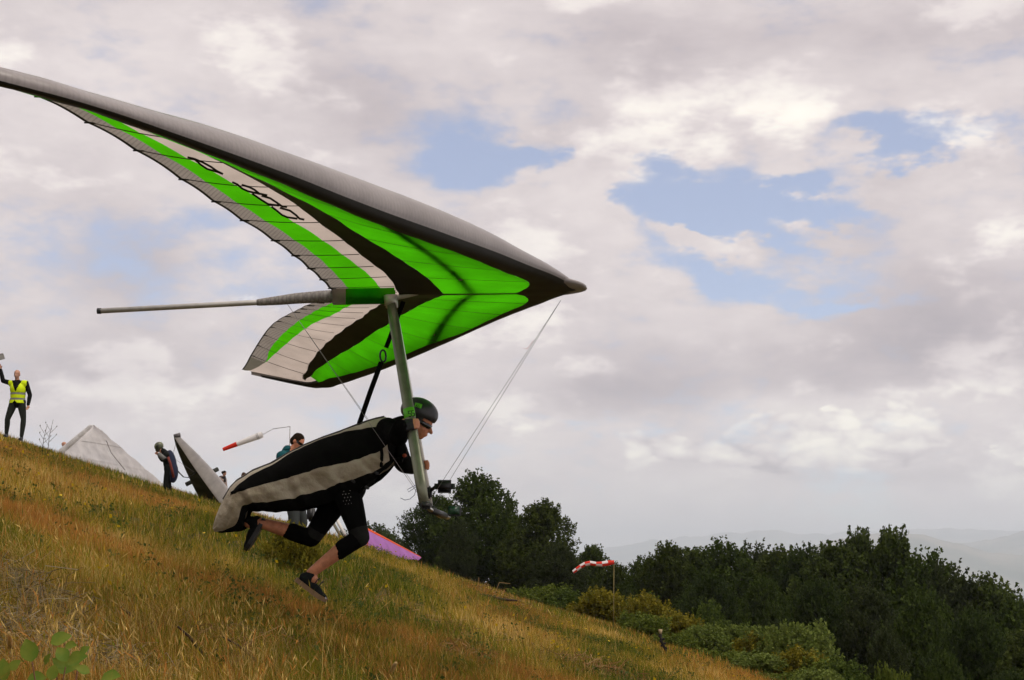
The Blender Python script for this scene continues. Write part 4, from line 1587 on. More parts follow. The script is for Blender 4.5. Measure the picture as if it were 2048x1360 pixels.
def body_prims(J, k=1.0, g=0.0, parts=('torso', 'arms', 'legs'), arm_to=1.0, leg_to=1.0):
    """solids of a clothed or bare body from its joints; g = how far outside the skin"""
    P = []
    pel = (J['hip_l'] + J['hip_r']) / 2
    nk = J['neck']
    sm = (J['sh_l'] + J['sh_r']) / 2
    ac = (J['sh_l'] - J['sh_r']).normalized()
    up = (sm - pel).normalized()
    fw = ac.cross(up).normalized()
    M = Matrix((fw, ac, up)).transposed()
    if 'torso' in parts:
        P.append(ellipsoid(pel + up * .03 * k, .115 * k + g, .165 * k + g, .13 * k + g, M))
        P.append(ellipsoid(pel.lerp(sm, .38), .11 * k + g, .145 * k + g, .17 * k + g, M))
        P.append(ellipsoid(pel.lerp(sm, .72) + fw * .005, .125 * k + g, .165 * k + g, .17 * k + g, M))
        P.append(capsule(J['sh_l'] - ac * .03 * k, .062 * k + g, J['sh_r'] + ac * .03 * k, .062 * k + g))
        P.append(capsule(sm - up * .02 * k, .075 * k + g, nk, .060 * k + g))
    if 'neck' in parts:
        P.append(capsule(nk - up * .05 * k, .058 * k, J['head'] - up * .03 * k, .054 * k))
    for sd in ('l', 'r'):
        if 'arms' in parts:
            s, e, w = J['sh_' + sd], J['el_' + sd], J['wr_' + sd]
            P.append(capsule(s, .058 * k + g, s.lerp(e, .45), .050 * k + g))
            P.append(capsule(s.lerp(e, .45), .050 * k + g, e, .041 * k + g))
            w2 = e.lerp(w, arm_to)
            P.append(capsule(e, .041 * k + g, e.lerp(w2, .3), .043 * k + g))
            P.append(capsule(e.lerp(w2, .3), .043 * k + g, w2, .028 * k + g))
        if 'legs' in parts:
            h, n, a = J['hip_' + sd], J['kn_' + sd], J['an_' + sd]
            P.append(capsule(h, .098 * k + g, h.lerp(n, .4), .086 * k + g))
            P.append(capsule(h.lerp(n, .4), .086 * k + g, n, .057 * k + g))
            back = (n - h).normalized().cross(ac).normalized()
            if leg_to > 0.02:
                e = n.lerp(a, leg_to)
                m = n.lerp(a, min(.32, leg_to))
                calf = -fw * .012 * k
                P.append(capsule(n, .055 * k + g, m + calf, (.058 if leg_to > .3 else .055) * k + g))
                if leg_to > .32:
                    P.append(capsule(m + calf, .058 * k + g, e, (.036 + .02 * (1 - leg_to)) * k + g))
    return P


def shoe(name, ankle, toe_dir, up, k, upper, sole, parent, strap=None):
    f, s, u = basis(toe_dir, up)
    M = Matrix((f, s, u)).transposed()
    q = lambda a, b, d: ankle + f * (a * k) + s * (b * k) + u * (d * k)
    o = fuse(name, [ellipsoid(q(-.030, 0, -.045), .050 * k, .038 * k, .042 * k, M), ellipsoid(q(.05, 0, -.058), .085 * k, .041 * k, .034 * k, M), ellipsoid(q(.125, 0, -.068), .060 * k, .042 * k, .024 * k, M), capsule(q(-.02, 0, -.04), .045 * k, q(-.012, 0, -.002), .042 * k)], .009 * k, upper, parent, 2)
    V, F = [], []
    out = [(-.085, 0), (-.075, .028), (-.03, .036), (.03, .036), (.08, .042), (.13, .043), (.17, .030), (.19, 0), (.17, -.030), (.13, -.043), (.08, -.042), (.03, -.036), (-.03, -.036), (-.075, -.028)]
    for z in (-.072, -.104):
        for a, b in out:
            V.append(q(a, b * 1.04, z + .012 * max(0, (a - .10) / .09) ** 2))
    n = len(out)
    for i in range(n):
        F.append((i, (i + 1) % n, n + (i + 1) % n, n + i))
    F += [tuple(range(n))[::-1], tuple(range(n, 2 * n))]
    pydata('sole', V, F, sole, o, False)
    return o


# ---- the pilot ------------------------------------------------------
YP = Y0
pilot = empty('person', at(640, 1190, YP), 'pilot in dark helmet and grey and black pod harness running beneath the green glider', 'person')
J = {'head': at(839, 846, YP - .02), 'neck': at(806, 854, YP), 'sh_r': at(775, 858, YP - .19), 'sh_l': at(782, 874, YP + .19),
     'el_r': at(797, 874, YP - .44), 'wr_r': at(815, 866, YP - .52), 'el_l': at(806, 926, YP + .36), 'wr_l': at(838, 924, YP + .53),
     'hip_r': at(692, 980, YP - .075), 'kn_r': at(721, 1075, YP - .12), 'an_r': at(622, 1146, YP - .10),
     'hip_l': at(684, 982, YP + .085), 'kn_l': at(623, 1077, YP + .12), 'an_l': at(509, 1042, YP + .10)}
HF, HU = Vector((0.90, -0.16, -0.42)), Vector((0.42, 0.0, 0.9))


def grip(tube_pts, t, side):
    """hand closed round an upright from outside: palm outside, fingers over the front edge"""
    a, b = Vector(tube_pts[0]), Vector(tube_pts[1])
    c = a.lerp(b, t)
    ax = (a - b).normalized()
    x = Vector((1, 0, 0))
    x = (x - ax * x.dot(ax)).normalized()
    y = Vector((0, -1, 0)) * side
    fingers, glove = [], []
    for j, L in enumerate((1.0, 1.08, 1.03, 0.88)):
        o = c + ax * (0.033 - 0.0215 * j)
        p = [o + x * (-.012) + y * .034, o + x * .030 + y * .031, o + x * (.052 * L) + y * .008, o + x * (.050 * L) - y * .016, o + x * .028 - y * .026]
        for q0, q1, r0, r1 in zip(p, p[1:], (.0115, .011, .0102, .0095), (.011, .0102, .0095, .0085)):
            fingers.append(capsule(q0, r0, q1, r1, 8))
        glove.append(capsule(p[0] - x * .02, .0155, p[0].lerp(p[1], .55), .0145, 8))
    glove += [capsule(c + ax * .03 + x * (-.035) + y * .034, .020, c - ax * .034 + x * (-.032) + y * .034, .018, 8), capsule(c + x * (-.05) + y * .034, .028, c + x * (-.01) + y * .036, .022, 8)]
    th = [c + ax * .040 + x * (-.045) + y * .022, c + ax * .052 + x * (-.050) - y * .006, c + ax * .050 + x * (-.030) - y * .024]
    fingers += [capsule(th[0], .0135, th[1], .0115, 8), capsule(th[1], .0115, th[2], .0095, 8), capsule(c + x * (-.06) + y * .034, .026, c + x * (-.012) + y * .034, .022, 8)]
    return fingers, glove, c + x * (-.075) + y * .036


fr, gr, wr = grip(near_dt, 0.635, 1)
fl, gl, wl = grip(far_dt, 0.79, -1)
J['wr_r'], J['wr_l'] = wr, wl
P = head_prims(J['head'], HF, HU) + body_prims(J, 1.0, 0.0, ('torso', 'arms', 'legs', 'neck')) + fr + fl
P.append(capsule(J['an_r'], .036, J['an_r'] + Vector((0.02, 0, -.05)), .034))
P.append(capsule(J['an_l'], .036, J['an_l'] + Vector((-.045, 0, -.02)), .034))
body = fuse('body', P, .0075, SKIN_TAN, pilot, 3)
JACKET = mat('jacket_black', (0.005, 0.005, 0.0045), 0.9, 0.02, bump=0.5, bscale=14, var=0.25)
Jt = dict(J)
fuse('jacket', body_prims(Jt, 1.0, .030, ('torso', 'arms'), arm_to=0.93) + [capsule(J['neck'] - Vector((.03, 0, .02)), .082, J['neck'] + Vector((.018, 0, .006)), .070)], .011, JACKET, pilot, 4)
fuse('glove', gr, .007, mat('glove_black', (0.013, 0.013, 0.014), 0.7), pilot, 2)
fuse('glove', gl, .007, MATS['glove_black'], pilot, 2)
TIGHTS = mat('tights_black', (0.004, 0.004, 0.004), 0.9, 0.02, var=0.2)
TIGHTS_G = mat('tights_grey', (0.016, 0.016, 0.015), 0.85, 0.03, var=0.2)
tights = fuse('tights', body_prims(J, 1.0, .008, ('legs',), leg_to=0.42) + [capsule(J['hip_l'] + Vector((0.02, 0, .03)), .11, J['hip_r'] + Vector((0.02, 0, .03)), .11)], .010, TIGHTS, pilot, 3)
for sd in ('r', 'l'):
    h, n, a = J['hip_' + sd], J['kn_' + sd], J['an_' + sd]
    kp = [capsule(h.lerp(n, .72), .0765, n, .0685)] if sd == 'r' else [capsule(h.lerp(n, .70), .078, n.lerp(h, .06), .0695)]
    fuse('knee_panel', kp, .010, TIGHTS_G, pilot, 2)
GREY_SHOE = mat('shoe_dark', (0.011, 0.013, 0.013), 0.85, 0.1, bump=0.4, bscale=60)
SOLE = mat('sole_brown', (0.20, 0.125, 0.07), 0.8, 0.2)
sh1 = shoe('shoe', J['an_r'] + Vector((.012, 0, -.022)), at(655, 1200, YP) - at(592, 1152, YP), (0.35, 0, 1), 1.0, GREY_SHOE, SOLE, pilot)
sh2 = shoe('shoe', J['an_l'] + Vector((-.04, 0, -.012)), at(473, 1086, YP) - at(505, 1030, YP), (-1, 0, -.4), 1.0, mat('shoe_black', (0.009, 0.010, 0.010), 0.85, 0.1), BLACK_PLASTIC, pilot)
for q in (.0, .28):
    ctr = at(630 + 9 * q * 3, 1163 + 7 * q * 3, YP - .10)
    tube('shoe_strap', [ctr + Vector((.0, -.043, -.020)), ctr + Vector((.022, -.035, .012)), ctr + Vector((.030, 0, .022)), ctr + Vector((.022, .035, .012))], .009, mat('strap_grey', (0.03, 0.032, 0.030), .8, .1), sh1, 6, .4)
rounded('toe_cap', at(651, 1196, YP - .10), .022, .06, .016, .006, mat('toe_silver', (0.5, 0.5, 0.5), 0.35, 0.5), sh1, Matrix.Rotation(0.6, 3, 'Y'))

# helmet: shell trimmed along a line falling to the nape
f, s, u = basis(HF, HU)
hc = J['head'] + u * .072 - f * .040
V, F = [], []
nu, nv = 32, 18
for i in range(nv + 1):
    t = math.pi * i / nv
    for k in range(nu):
        a = 2 * math.pi * k / nu
        ca, sa = math.cos(a), math.sin(a)
        rr = math.sin(t)
        x = rr * ca * (0.150 if ca > 0 else 0.142)
        z = math.cos(t) * (0.108 if math.cos(t) > 0 else .10)
        V.append(hc + f * x + s * (rr * sa * .108) + u * (z + .006 * ca * rr))
for i in range(nv):
    for k in range(nu):
        a = 2 * math.pi * (k + .5) / nu
        zc = math.cos(math.pi * (i + .5) / nv)
        lim = -.42 if math.cos(a) > .55 else (-.80 if math.cos(a) > -.75 else -.62)
        if zc > lim:
            F.append((i * nu + k, (i + 1) * nu + k, (i + 1) * nu + (k + 1) % nu, i * nu + (k + 1) % nu))
helmet = pydata('helmet', V, F, mat('helmet_shell', (0.016, 0.016, 0.017), 0.36, 0.4, coat=0.1, color2=(0.05, 0.05, 0.052), vscale=5), pilot, True)
sm = helmet.modifiers.new('rim', 'SOLIDIFY')
sm.thickness = .012
sm.offset = -1
bv = BVHTree.FromPolygons([v.co.copy() for v in helmet.data.vertices], [tuple(p.vertices) for p in helmet.data.polygons])


def decal(name, quad, tree, material, parent, n=6, lift=.003):
    """a sticker: a quad of photograph pixels laid on the surface behind them"""
    V, F = [], []
    for i in range(n + 1):
        for j in range(n + 1):
            a, b = i / n, j / n
            px = (quad[0][0] * (1 - a) + quad[1][0] * a) * (1 - b) + (quad[3][0] * (1 - a) + quad[2][0] * a) * b
            py = (quad[0][1] * (1 - a) + quad[1][1] * a) * (1 - b) + (quad[3][1] * (1 - a) + quad[2][1] * a) * b
            r = ray(px, py).normalized()
            hit = tree.ray_cast(Vector((0, 0, 0)), r)
            p = hit[0] if hit[0] is not None else r * 10.4
            V.append(p - r * lift)
    for i in range(n):
        for j in range(n):
            F.append((i * (n + 1) + j, (i + 1) * (n + 1) + j, (i + 1) * (n + 1) + j + 1, i * (n + 1) + j + 1))
    return pydata(name, V, F, material, parent, True)


stk = decal('number_sticker', [(831, 805), (845, 809), (842, 817), (828, 813)], bv, STICK, helmet)
e0 = bv.ray_cast(Vector((0, 0, 0)), ray(831.5, 814.5).normalized())[0] or hc
digits('65', e0 + Vector((0, -.008, 0)), Vector((1, 0.10, -.18)).normalized(), Vector((.25, 0, 1)).normalized(), .020, .011, .004, Vector((0, -.003, 0)), INK, stk)
# dark visor glasses
V, F = [], []
for i in range(13):
    a = -1.45 + 2.9 * i / 12
    for z, rr in ((.020, .0925), (-.014, .0905)):
        V.append(J['head'] + f * (.006 + rr * math.cos(a)) + s * (.074 * math.sin(a)) + u * (z + (.004 if abs(a) > 1 else 0)))
for i in range(12):
    F.append((2 * i, 2 * i + 1, 2 * i + 3, 2 * i + 2))
gl_ = pydata('sunglasses', V, F, LENS, pilot, True)
gm = gl_.modifiers.new('t', 'SOLIDIFY')
gm.thickness = .004
tube('chin_strap', [J['head'] + f * .01 + s * (-.082) - u * .02, J['head'] + f * .03 + s * (-.065) - u * .085, J['head'] + f * .04 - u * .122, J['head'] + f * .03 + s * .065 - u * .085, J['head'] + f * .01 + s * .082 - u * .02], .006, BLACK_CLOTH, helmet, 6)

# pod harness, lofted from tail to shoulders
ST = [  # top px, lower px, half width, black from, black to
    ((426, 1054), (431, 1064), .040, 0, 0), ((432, 1032), (465, 1056), .110, 0, 0), ((446, 1000), (482, 1042), .150, 0, 0), ((466, 969), (492, 1012), .175, .30, .48), ((484, 956), (510, 1008), .185, .20, .52),
    ((506, 943), (530, 1006), .190, .15, .52), ((552, 922), (580, 1000), .205, .07, .53), ((598, 896), (625, 990), .215, .04, .58), ((647, 876), (675, 973), .225, .035, .62), ((690, 860), (714, 962), .235, .06, .66),
    ((725, 847), (745, 950), .240, .15, .68), ((753, 838), (768, 938), .235, .20, .70), ((772, 833), (784, 925), .225, .24, .66)]
SILVER = mat('harness_silver', (0.38, 0.33, 0.25), 0.55, 0.25, color2=(0.27, 0.22, 0.15), vscale=4, bump=0.7, bscale=5, bdist=0.06)
HBLACK = mat('harness_black', (0.005, 0.005, 0.0045), 0.85, 0.03, bump=0.6, bscale=9)
TH1 = math.radians(115)


def loft(n_sub=8):
    out = []
    for i in range(len(ST) - 1):
        for k in range(n_sub):
            t = k / n_sub
            i0, i3 = max(i - 1, 0), min(i + 2, len(ST) - 1)

            def cr(g):
                a, b, c, d = g(ST[i0]), g(ST[i]), g(ST[i + 1]), g(ST[i3])
                return 0.5 * ((2 * b) + (-a + c) * t + (2 * a - 5 * b + 4 * c - d) * t * t + (-a + 3 * b - 3 * c + d) * t ** 3)
            out.append([cr(lambda q: q[0][0]), cr(lambda q: q[0][1]), cr(lambda q: q[1][0]), cr(lambda q: q[1][1]), cr(lambda q: q[2]), ST[i][3] + (ST[i + 1][3] - ST[i][3]) * t, ST[i][4] + (ST[i + 1][4] - ST[i][4]) * t])
    q = ST[-1]
    out.append([q[0][0], q[0][1], q[1][0], q[1][1], q[2], q[3], q[4]])
    return out


SECT = loft()


def h_point(sec, h, side, extra=0.0):
    """point of the harness skin: h = 0 along the spine .. 1 at the lower hem, beyond = tucked under"""
    T = at(sec[0], sec[1], YP)
    B = at(sec[2], sec[3], YP)
    th = math.acos(max(-1, min(1, 1 - h * (1 - math.cos(TH1)))))
    w = sec[4] + extra
    p = T.lerp(B, h)
    p.y = YP + side * w * math.sin(th)
    wr = 0.018 * (mnoise.noise(Vector((p.x * 7, side * 3 + h * 4, p.z * 5))) + 0.6 * mnoise.noise(Vector((p.x * 16 + p.z * 9, side * 5, h * 3))))
    for x0, sl, wd, am in ((-1.60, .10, .020, -.030), (-1.56, .16, .022, .020), (-1.42, .30, .018, -.018), (-1.34, .34, .02, .014), (-1.22, -.25, .02, -.016), (-1.08, .28, .018, -.016), (-1.00, .35, .018, .012), (-1.80, .12, .024, -.020), (-1.95, .10, .03, -.026), (-1.90, .10, .02, .016), (-2.06, -.2, .025, -.014)):
        wr += am * math.exp(-((p.x - x0 - sl * (h - .75)) / wd) ** 2) * min(1, max(0, (h - .42) * 3))
    p.y += side * wr * min(1, h * 3)
    p.z += wr * 0.3
    return p


def h_panel(name, lo, hi, material, i0, i1, sides=(-1, 1), rows=6, extra=0.0):
    for sd in sides:
        V, F = [], []
        idx = range(i0, i1 + 1)
        for i in idx:
            a, b = lo(SECT[i], i), hi(SECT[i], i)
            for j in range(rows + 1):
                V.append(h_point(SECT[i], a + (b - a) * j / rows, sd, extra))
        n = rows + 1
        for i in range(len(V) // n - 1):
            for j in range(rows):
                F.append((i * n + j, i * n + j + 1, (i + 1) * n + j + 1, (i + 1) * n + j))
        o = pydata(name, V, F, material, harness, True)
    return o


NS = len(SECT) - 1
V, F = [], []
# the harness' own mesh: the black side panels, left and right
harness = None
V, F = [], []
for sd in (-1, 1):
    base = len(V)
    rows = 6
    for i in range(22, NS + 1):
        a, b = SECT[i][5], SECT[i][6]
        for j in range(rows + 1):
            V.append(h_point(SECT[i], a + (b - a) * j / rows, sd))
    for i in range(NS - 22):
        for j in range(rows):
            F.append((base + i * 7 + j, base + i * 7 + j + 1, base + (i + 1) * 7 + j + 1, base + (i + 1) * 7 + j))
harness = pydata('harness', V, F, HBLACK, pilot, True)
h_panel('spine_panel', lambda q, i: 0.0, lambda q, i: q[5] if i >= 22 else 0.30, SILVER, 0, NS, rows=4)
h_panel('belly_panel', lambda q, i: q[6] if i >= 22 else 0.30, lambda q, i: 1.0, SILVER, 0, NS, rows=14)
h_panel('hem_flap', lambda q, i: 1.0, lambda q, i: 1.26 - (0.23 * max(0, i - 60) / 36.0 if i > 60 else 0), HBLACK, 2, NS, rows=5)
# zip cord along the spine, back plate of silver cloth, straps and buckles
tube('spine_cord', [h_point(SECT[i], 0, -1) + Vector((0, 0, .006)) for i in range(16, NS, 6)], .007, mat('cord_grey', (0.07, 0.065, 0.06), 0.7), harness, 6)
car_b = h_car + Vector((-.012, 0, -.045))
tube('main_strap', [car_b, car_b.lerp(h_bot, .5), h_bot + Vector((0, 0, -.02))], .019, BLACK_CLOTH, harness, 8, 0.35, (0, 1, 0))
tube('shoulder_strap', [h_point(SECT[NS], .30, -1, .01), h_point(SECT[NS - 6], .52, -1, .012), h_point(SECT[NS - 6], .78, -1, .012), h_point(SECT[NS - 8], 1.0, -1, .010)], .012, BLACK_CLOTH, harness, 8, .35, (0, 1, 0))
for px, py in ((753, 946), (706, 962), (734, 975), (657, 938), (672, 940)):
    rounded('buckle', at(px, py, YP - .21), .038, .014, .022, .005, BLACK_PLASTIC, harness, Matrix.Rotation(0.5, 3, 'Y'))
tube('leg_strap', [at(742, 950, YP - .17), at(733, 970, YP - .15), at(720, 984, YP - .12), at(700, 990, YP - .05)], .020, HBLACK, harness, 8, .5)
rounded('radio', at(809, 911, YP - .12), .030, .025, .026, .006, mat('radio_red', (0.30, 0.045, 0.02), 0.5), harness)
rounded('chest_pouch', at(800, 905, YP - .02), .10, .16, .14, .03, HBLACK, harness)
# reflective dot print on the front thigh
tv = BVHTree.FromPolygons([v.co.copy() for v in tights.data.vertices], [tuple(p.vertices) for p in tights.data.polygons])
V, F = [], []
for i in range(3):
    for j in range(6):
        px = 684 + i * 6.0 + j * 0.8 + (3.0 if j % 2 else 0)
        py = 976 + j * 6.5 - i * 0.8
        hit = tv.ray_cast(Vector((0, 0, 0)), ray(px, py).normalized())
        if hit[0] is None:
            continue
        r = .0036 * (1 - 0.08 * j)
        a, b, _ = frame_of(hit[1])
        o = len(V)
        for k in range(6):
            t = math.pi * k / 3
            V.append(hit[0] + hit[1] * .003 + a * r * math.cos(t) + b * r * math.sin(t))
        F.append(tuple(range(o, o + 6)))
pydata('dot_print', V, F, mat('print_white', (0.42, 0.41, 0.40), 0.6), tights)

# ------------------------------------------------------------------ onlookers on the ridge
def standing(head, gz, face, k=1.0):
    """joints of a person standing upright under the head point; face = level direction looked at"""
    f = Vector((face[0], face[1], 0)).normalized()
    l = Vector((-f.y, f.x, 0))
    H = head.z - gz
    b = Vector((head.x, head.y, gz))
    q = lambda a, c, z: b + f * a * k + l * c * k + Vector((0, 0, z))
    J = {'head': head.copy(), 'neck': q(-.03, 0, H - .17 * k)}
    for sd, m in (('l', 1), ('r', -1)):
        J['sh_' + sd] = q(-.03, m * .185, H - .25 * k)
        J['el_' + sd] = q(-.02, m * .25, H - .54 * k)
        J['wr_' + sd] = q(.06, m * .24, H - .78 * k)
        J['hip_' + sd] = q(-.02, m * .09, H - .73 * k)
        J['kn_' + sd] = q(.02, m * .11, (H - .73 * k) * .52)
        J['an_' + sd] = q(-.02, m * .12, .07)
    return J, f, l


def dress(p, J, k, face, up, top, legs, skin=SKIN, hair=None, bald=False, arm_to=.93, leg_to=.97, hands=True, vox=.014, shorts=None, shoes=BLACK_PLASTIC, foot=None, hand_d=None):
    P = head_prims(J['head'], face, up, k) + body_prims(J, k, 0.0, ('torso', 'arms', 'legs', 'neck'))
    for sd, m in (('l', 1), ('r', -1)):
        d = (hand_d or {}).get(sd) or (J['wr_' + sd] - J['el_' + sd])
        if hands:
            P += hand_prims(J['wr_' + sd], d, Vector(face) * .6 + Vector((0, 0, .1)), k, m)
    fuse('body', P, vox * .75, skin, p, 2)
    fuse('jacket', body_prims(J, k, .016, ('torso', 'arms'), arm_to=arm_to), vox, top, p, 3)
    fuse('trousers' if leg_to > .6 else 'shorts', body_prims(J, k, .014, ('legs',), leg_to=leg_to) + [capsule(J['hip_l'] + Vector((0, 0, .05 * k)), .115 * k, J['hip_r'] + Vector((0, 0, .05 * k)), .115 * k)], vox, legs, p, 3)
    ff = foot or Vector((face[0], face[1], 0)).normalized()
    for sd in ('l', 'r'):
        shoe('shoe', J['an_' + sd], ff, (0, 0, 1), k, shoes, BLACK_PLASTIC, p)
    f, s, u = basis(face, up)
    if hair is not None:
        M = Matrix((f, s, u)).transposed()
        c = J['head'] + (-f * .018 + u * .044) * k
        lim = J['head'].copy()
        fuse('hair', [ellipsoid(c, .100 * k, .085 * k, .090 * k, M), ellipsoid(c - f * .03 * k - u * .05 * k, .075 * k, .080 * k, .08 * k, M)], .011 * k, hair, p, 2,
             cut=lambda x: (x - lim).dot(f) > .052 * k and (x - lim).dot(u) < .072 * k)
    return f, s, u


# -- marshal in the yellow vest
YV = 36.5
gv = float(ground_z(at(30, 868, YV).x, YV))
man = empty('person', (at(30, 868, YV).x, YV, gv), 'bald man in yellow safety vest with one arm raised, standing on the ridge', 'person')
pv = lambda a, b, dy=0.0: at(a, b, YV + dy)
J = {'head': pv(34, 749), 'neck': pv(35, 763, .03), 'sh_r': pv(22, 766), 'sh_l': pv(52, 767), 'el_r': pv(6, 762, -.05), 'wr_r': pv(1, 738, -.08), 'el_l': pv(60, 790, .02), 'wr_l': pv(56, 811, -.08),
     'hip_r': pv(27, 807), 'hip_l': pv(43, 808), 'kn_r': pv(15, 838, -.06), 'kn_l': pv(47, 838), 'an_r': pv(13, 866), 'an_l': pv(43, 873)}
kv = .98
face = Vector((-.05, -1, -.06))
dress(man, J, kv, face, (0, 0, 1), mat('fleece_black', (0.006, 0.006, 0.006), 0.9, 0.1), mat('trousers_grey_green', (0.022, 0.025, 0.020), 0.9, 0.1), SKIN, None, True, vox=.016, foot=Vector((0.1, -1, 0)))
YEL = mat('vest_yellow', (0.62, 0.78, 0.005), 0.6, 0.2, bump=0.5, bscale=9, var=.06)
c_ = (J['sh_l'] + J['sh_r']) / 2
zt, zw = J['sh_l'].z, J['hip_l'].z
tors = lambda g: body_prims(J, kv, g, ('torso',))


def vest_cut(q):
    if q.z < zw + .02 or q.z > zt + .075:
        return True
    if abs(q.x - c_.x) > .235:
        return True
    if q.y < c_.y and q.z > zt - .24 and abs(q.x - c_.x + .01) < (q.z - (zt - .24)) * .42:
        return True
    return q.y < c_.y and q.z < zw + .09 and abs(q.x - c_.x + .02) < (zw + .09 - q.z) * .8


vest = fuse('safety_vest', tors(.052), .016, YEL, man, 2, vest_cut)
for z0 in (.27, .41):
    zc = zt - z0
    fuse('reflective_band', tors(.060), .014, mat('band_grey', (0.20, 0.20, 0.18), 0.5, 0.4), vest, 2, lambda q: abs(q.z - zc) > .026 or abs(q.x - c_.x) > .245)
rounded('collar', J['neck'] + Vector((0, -.02, -.01)), .15, .14, .07, .03, MATS['fleece_black'], man)
# wingtip he steadies, the wing running out of view
tipm = mat('sail_grey', (0.40, 0.39, 0.38), 0.6, 0.3, trans=.3)


def wing_half(root, nose, tip, te_tip, te_root, m_sail, m_edge, parent, bulge=.10, r_edge=.07, rows=8, cols=14, battens=0, m_bat=None, names=('sail', 'leading_edge')):
    """cambered half wing between its leading edge nose-tip and trailing edge te_root-te_tip"""
    nrm = (tip - nose).cross(te_root - nose).normalized()
    if nrm.z < 0:
        nrm = -nrm
    V, F = [], []
    for i in range(cols + 1):
        a = i / cols
        l, t = nose.lerp(tip, a), te_root.lerp(te_tip, a)
        for j in range(rows + 1):
            c = j / rows
            V.append(l.lerp(t, c) + nrm * (bulge * math.sin(math.pi * c ** .7) * (1 - .5 * a) + .02 * math.sin(a * 30) * c))
    for i in range(cols):
        for j in range(rows):
            F.append((i * (rows + 1) + j, i * (rows + 1) + j + 1, (i + 1) * (rows + 1) + j + 1, (i + 1) * (rows + 1) + j))
    pydata(names[0], V, F, m_sail, parent, True)
    tube(names[1], [nose, nose.lerp(tip, .3), nose.lerp(tip, .7), nose.lerp(tip, .97), tip], [r_edge, r_edge, r_edge * .85, r_edge * .6, r_edge * .3], m_edge, parent, 12, .75, nrm)
    for b in range(battens):
        a = (b + 1) / (battens + 1)
        l, t = nose.lerp(tip, a), te_root.lerp(te_tip, a)
        tube('batten', [l.lerp(t, c) + nrm * (bulge * math.sin(math.pi * c ** .7) * (1 - .5 * a) + .012) for c in (.1, .35, .6, .85, 1.0)], .008, m_bat, parent, 5)


tip = at(6, 707, 36.35)
hgw = empty('parked_glider', at(-260, 830, 37.5), 'grey wingtip held up by the man in the yellow vest', 'hang glider')
wing_half(None, at(-300, 800, 38), tip, tip + Vector((-.12, .5, -.05)), at(-260, 815, 39), tipm, tipm, hgw, .05, .06)

# -- man sitting behind the ridge, only the crown of his head showing
YS = 55.0
hd = at(128, 890, YS)
gz = float(ground_z(hd.x, YS))
p = empty('person', (hd.x, YS, gz), 'person behind the ridge of whom only a reddish bald crown shows beside the white glider', 'person')
Hh = hd.z - gz
J, f, l = standing(hd, hd.z - 1.62, (1, -.3))
b = Vector((hd.x, YS, gz))
for sd, m in (('l', 1), ('r', -1)):
    J['hip_' + sd] = b + l * m * .1 + Vector((0, 0, max(.12, Hh - .75)))
    J['kn_' + sd] = J['hip_' + sd] + f * .38 + Vector((0, 0, .28))
    J['an_' + sd] = J['kn_' + sd] + f * .12 + Vector((0, 0, -.36))
dress(p, J, 1.0, Vector((1, -.3, -.1)), (0, 0, 1), mat('shirt_dark', (0.02, 0.02, 0.02), 0.9, .1), mat('trousers_dark', (0.018, 0.018, 0.02), 0.9, .1), SKIN, None, vox=.02)

# -- pilot in helmet bowing before his parked glider
YH = 40.0
gh = float(ground_z(at(335, 985, YH).x, YH))
p = empty('person', (at(335, 985, YH).x, YH, gh), 'pilot in dark helmet and blue-black harness bending forward on the ridge', 'person')
ph = lambda a, b, dy=0.0: at(a, b, YH + dy)
base_py = project((at(335, 985, YH).x, YH, gh))[1]
J = {'head': ph(318, 894), 'neck': ph(326, 902), 'sh_r': ph(333, 909, -.19), 'sh_l': ph(334, 907, .19), 'el_r': ph(326, 920, -.24), 'wr_r': ph(319, 910, -.10), 'el_l': ph(325, 920, .24), 'wr_l': ph(318, 912, .08),
     'hip_r': ph(338, 940, -.1), 'hip_l': ph(339, 940, .1), 'kn_r': ph(332, 964, -.12), 'kn_l': ph(337, 964, .12), 'an_r': ph(334, base_py - 5, -.11), 'an_l': ph(341, base_py - 5, .11)}
f, s, u = dress(p, J, 1.14, Vector((-.8, -.1, -.6)), (-.6, 0, .8), mat('suit_black', (0.009, 0.010, 0.009), 0.85, .1), MATS['suit_black'], SKIN, None, vox=.018, foot=Vector((-1, -.1, 0)))
M = Matrix((f, s, u)).transposed()
fuse('helmet', [ellipsoid(J['head'] - f * .01 + u * .02, .135, .115, .125, M), ellipsoid(J['head'] + f * .05 - u * .05, .09, .09, .07, M)], .014, mat('helmet_dark_green', (0.016, 0.02, 0.013), 0.35, 0.5, color2=(.12, .13, .06), vscale=9), p, 2)
fuse('harness_back', [ellipsoid(J['neck'].lerp(J['hip_r'], .55) + Vector((.14, .05, -.02)), .13, .21, .36, Matrix.Rotation(-.22, 3, 'Y')), ellipsoid(J['hip_r'] + Vector((.10, .08, -.06)), .14, .2, .30)], .018, mat('harness_blue', (0.018, 0.022, 0.045), 0.8, .15), p, 3)
tube('side_strap', [ph(336, 914, -.30), ph(340, 925, -.31), ph(344, 940, -.30), ph(347, 955, -.26)], .035, mat('strap_red', (0.16, 0.03, 0.02), 0.7), p, 8, .35, (0, 1, 0))
tube('arm_pad', [J['el_r'] + Vector((.05, -.05, .03)), J['wr_r'] + Vector((0, -.05, .02))], [.07, .06], mat('pad_grey', (0.13, 0.13, 0.12), 0.7), p, 8)

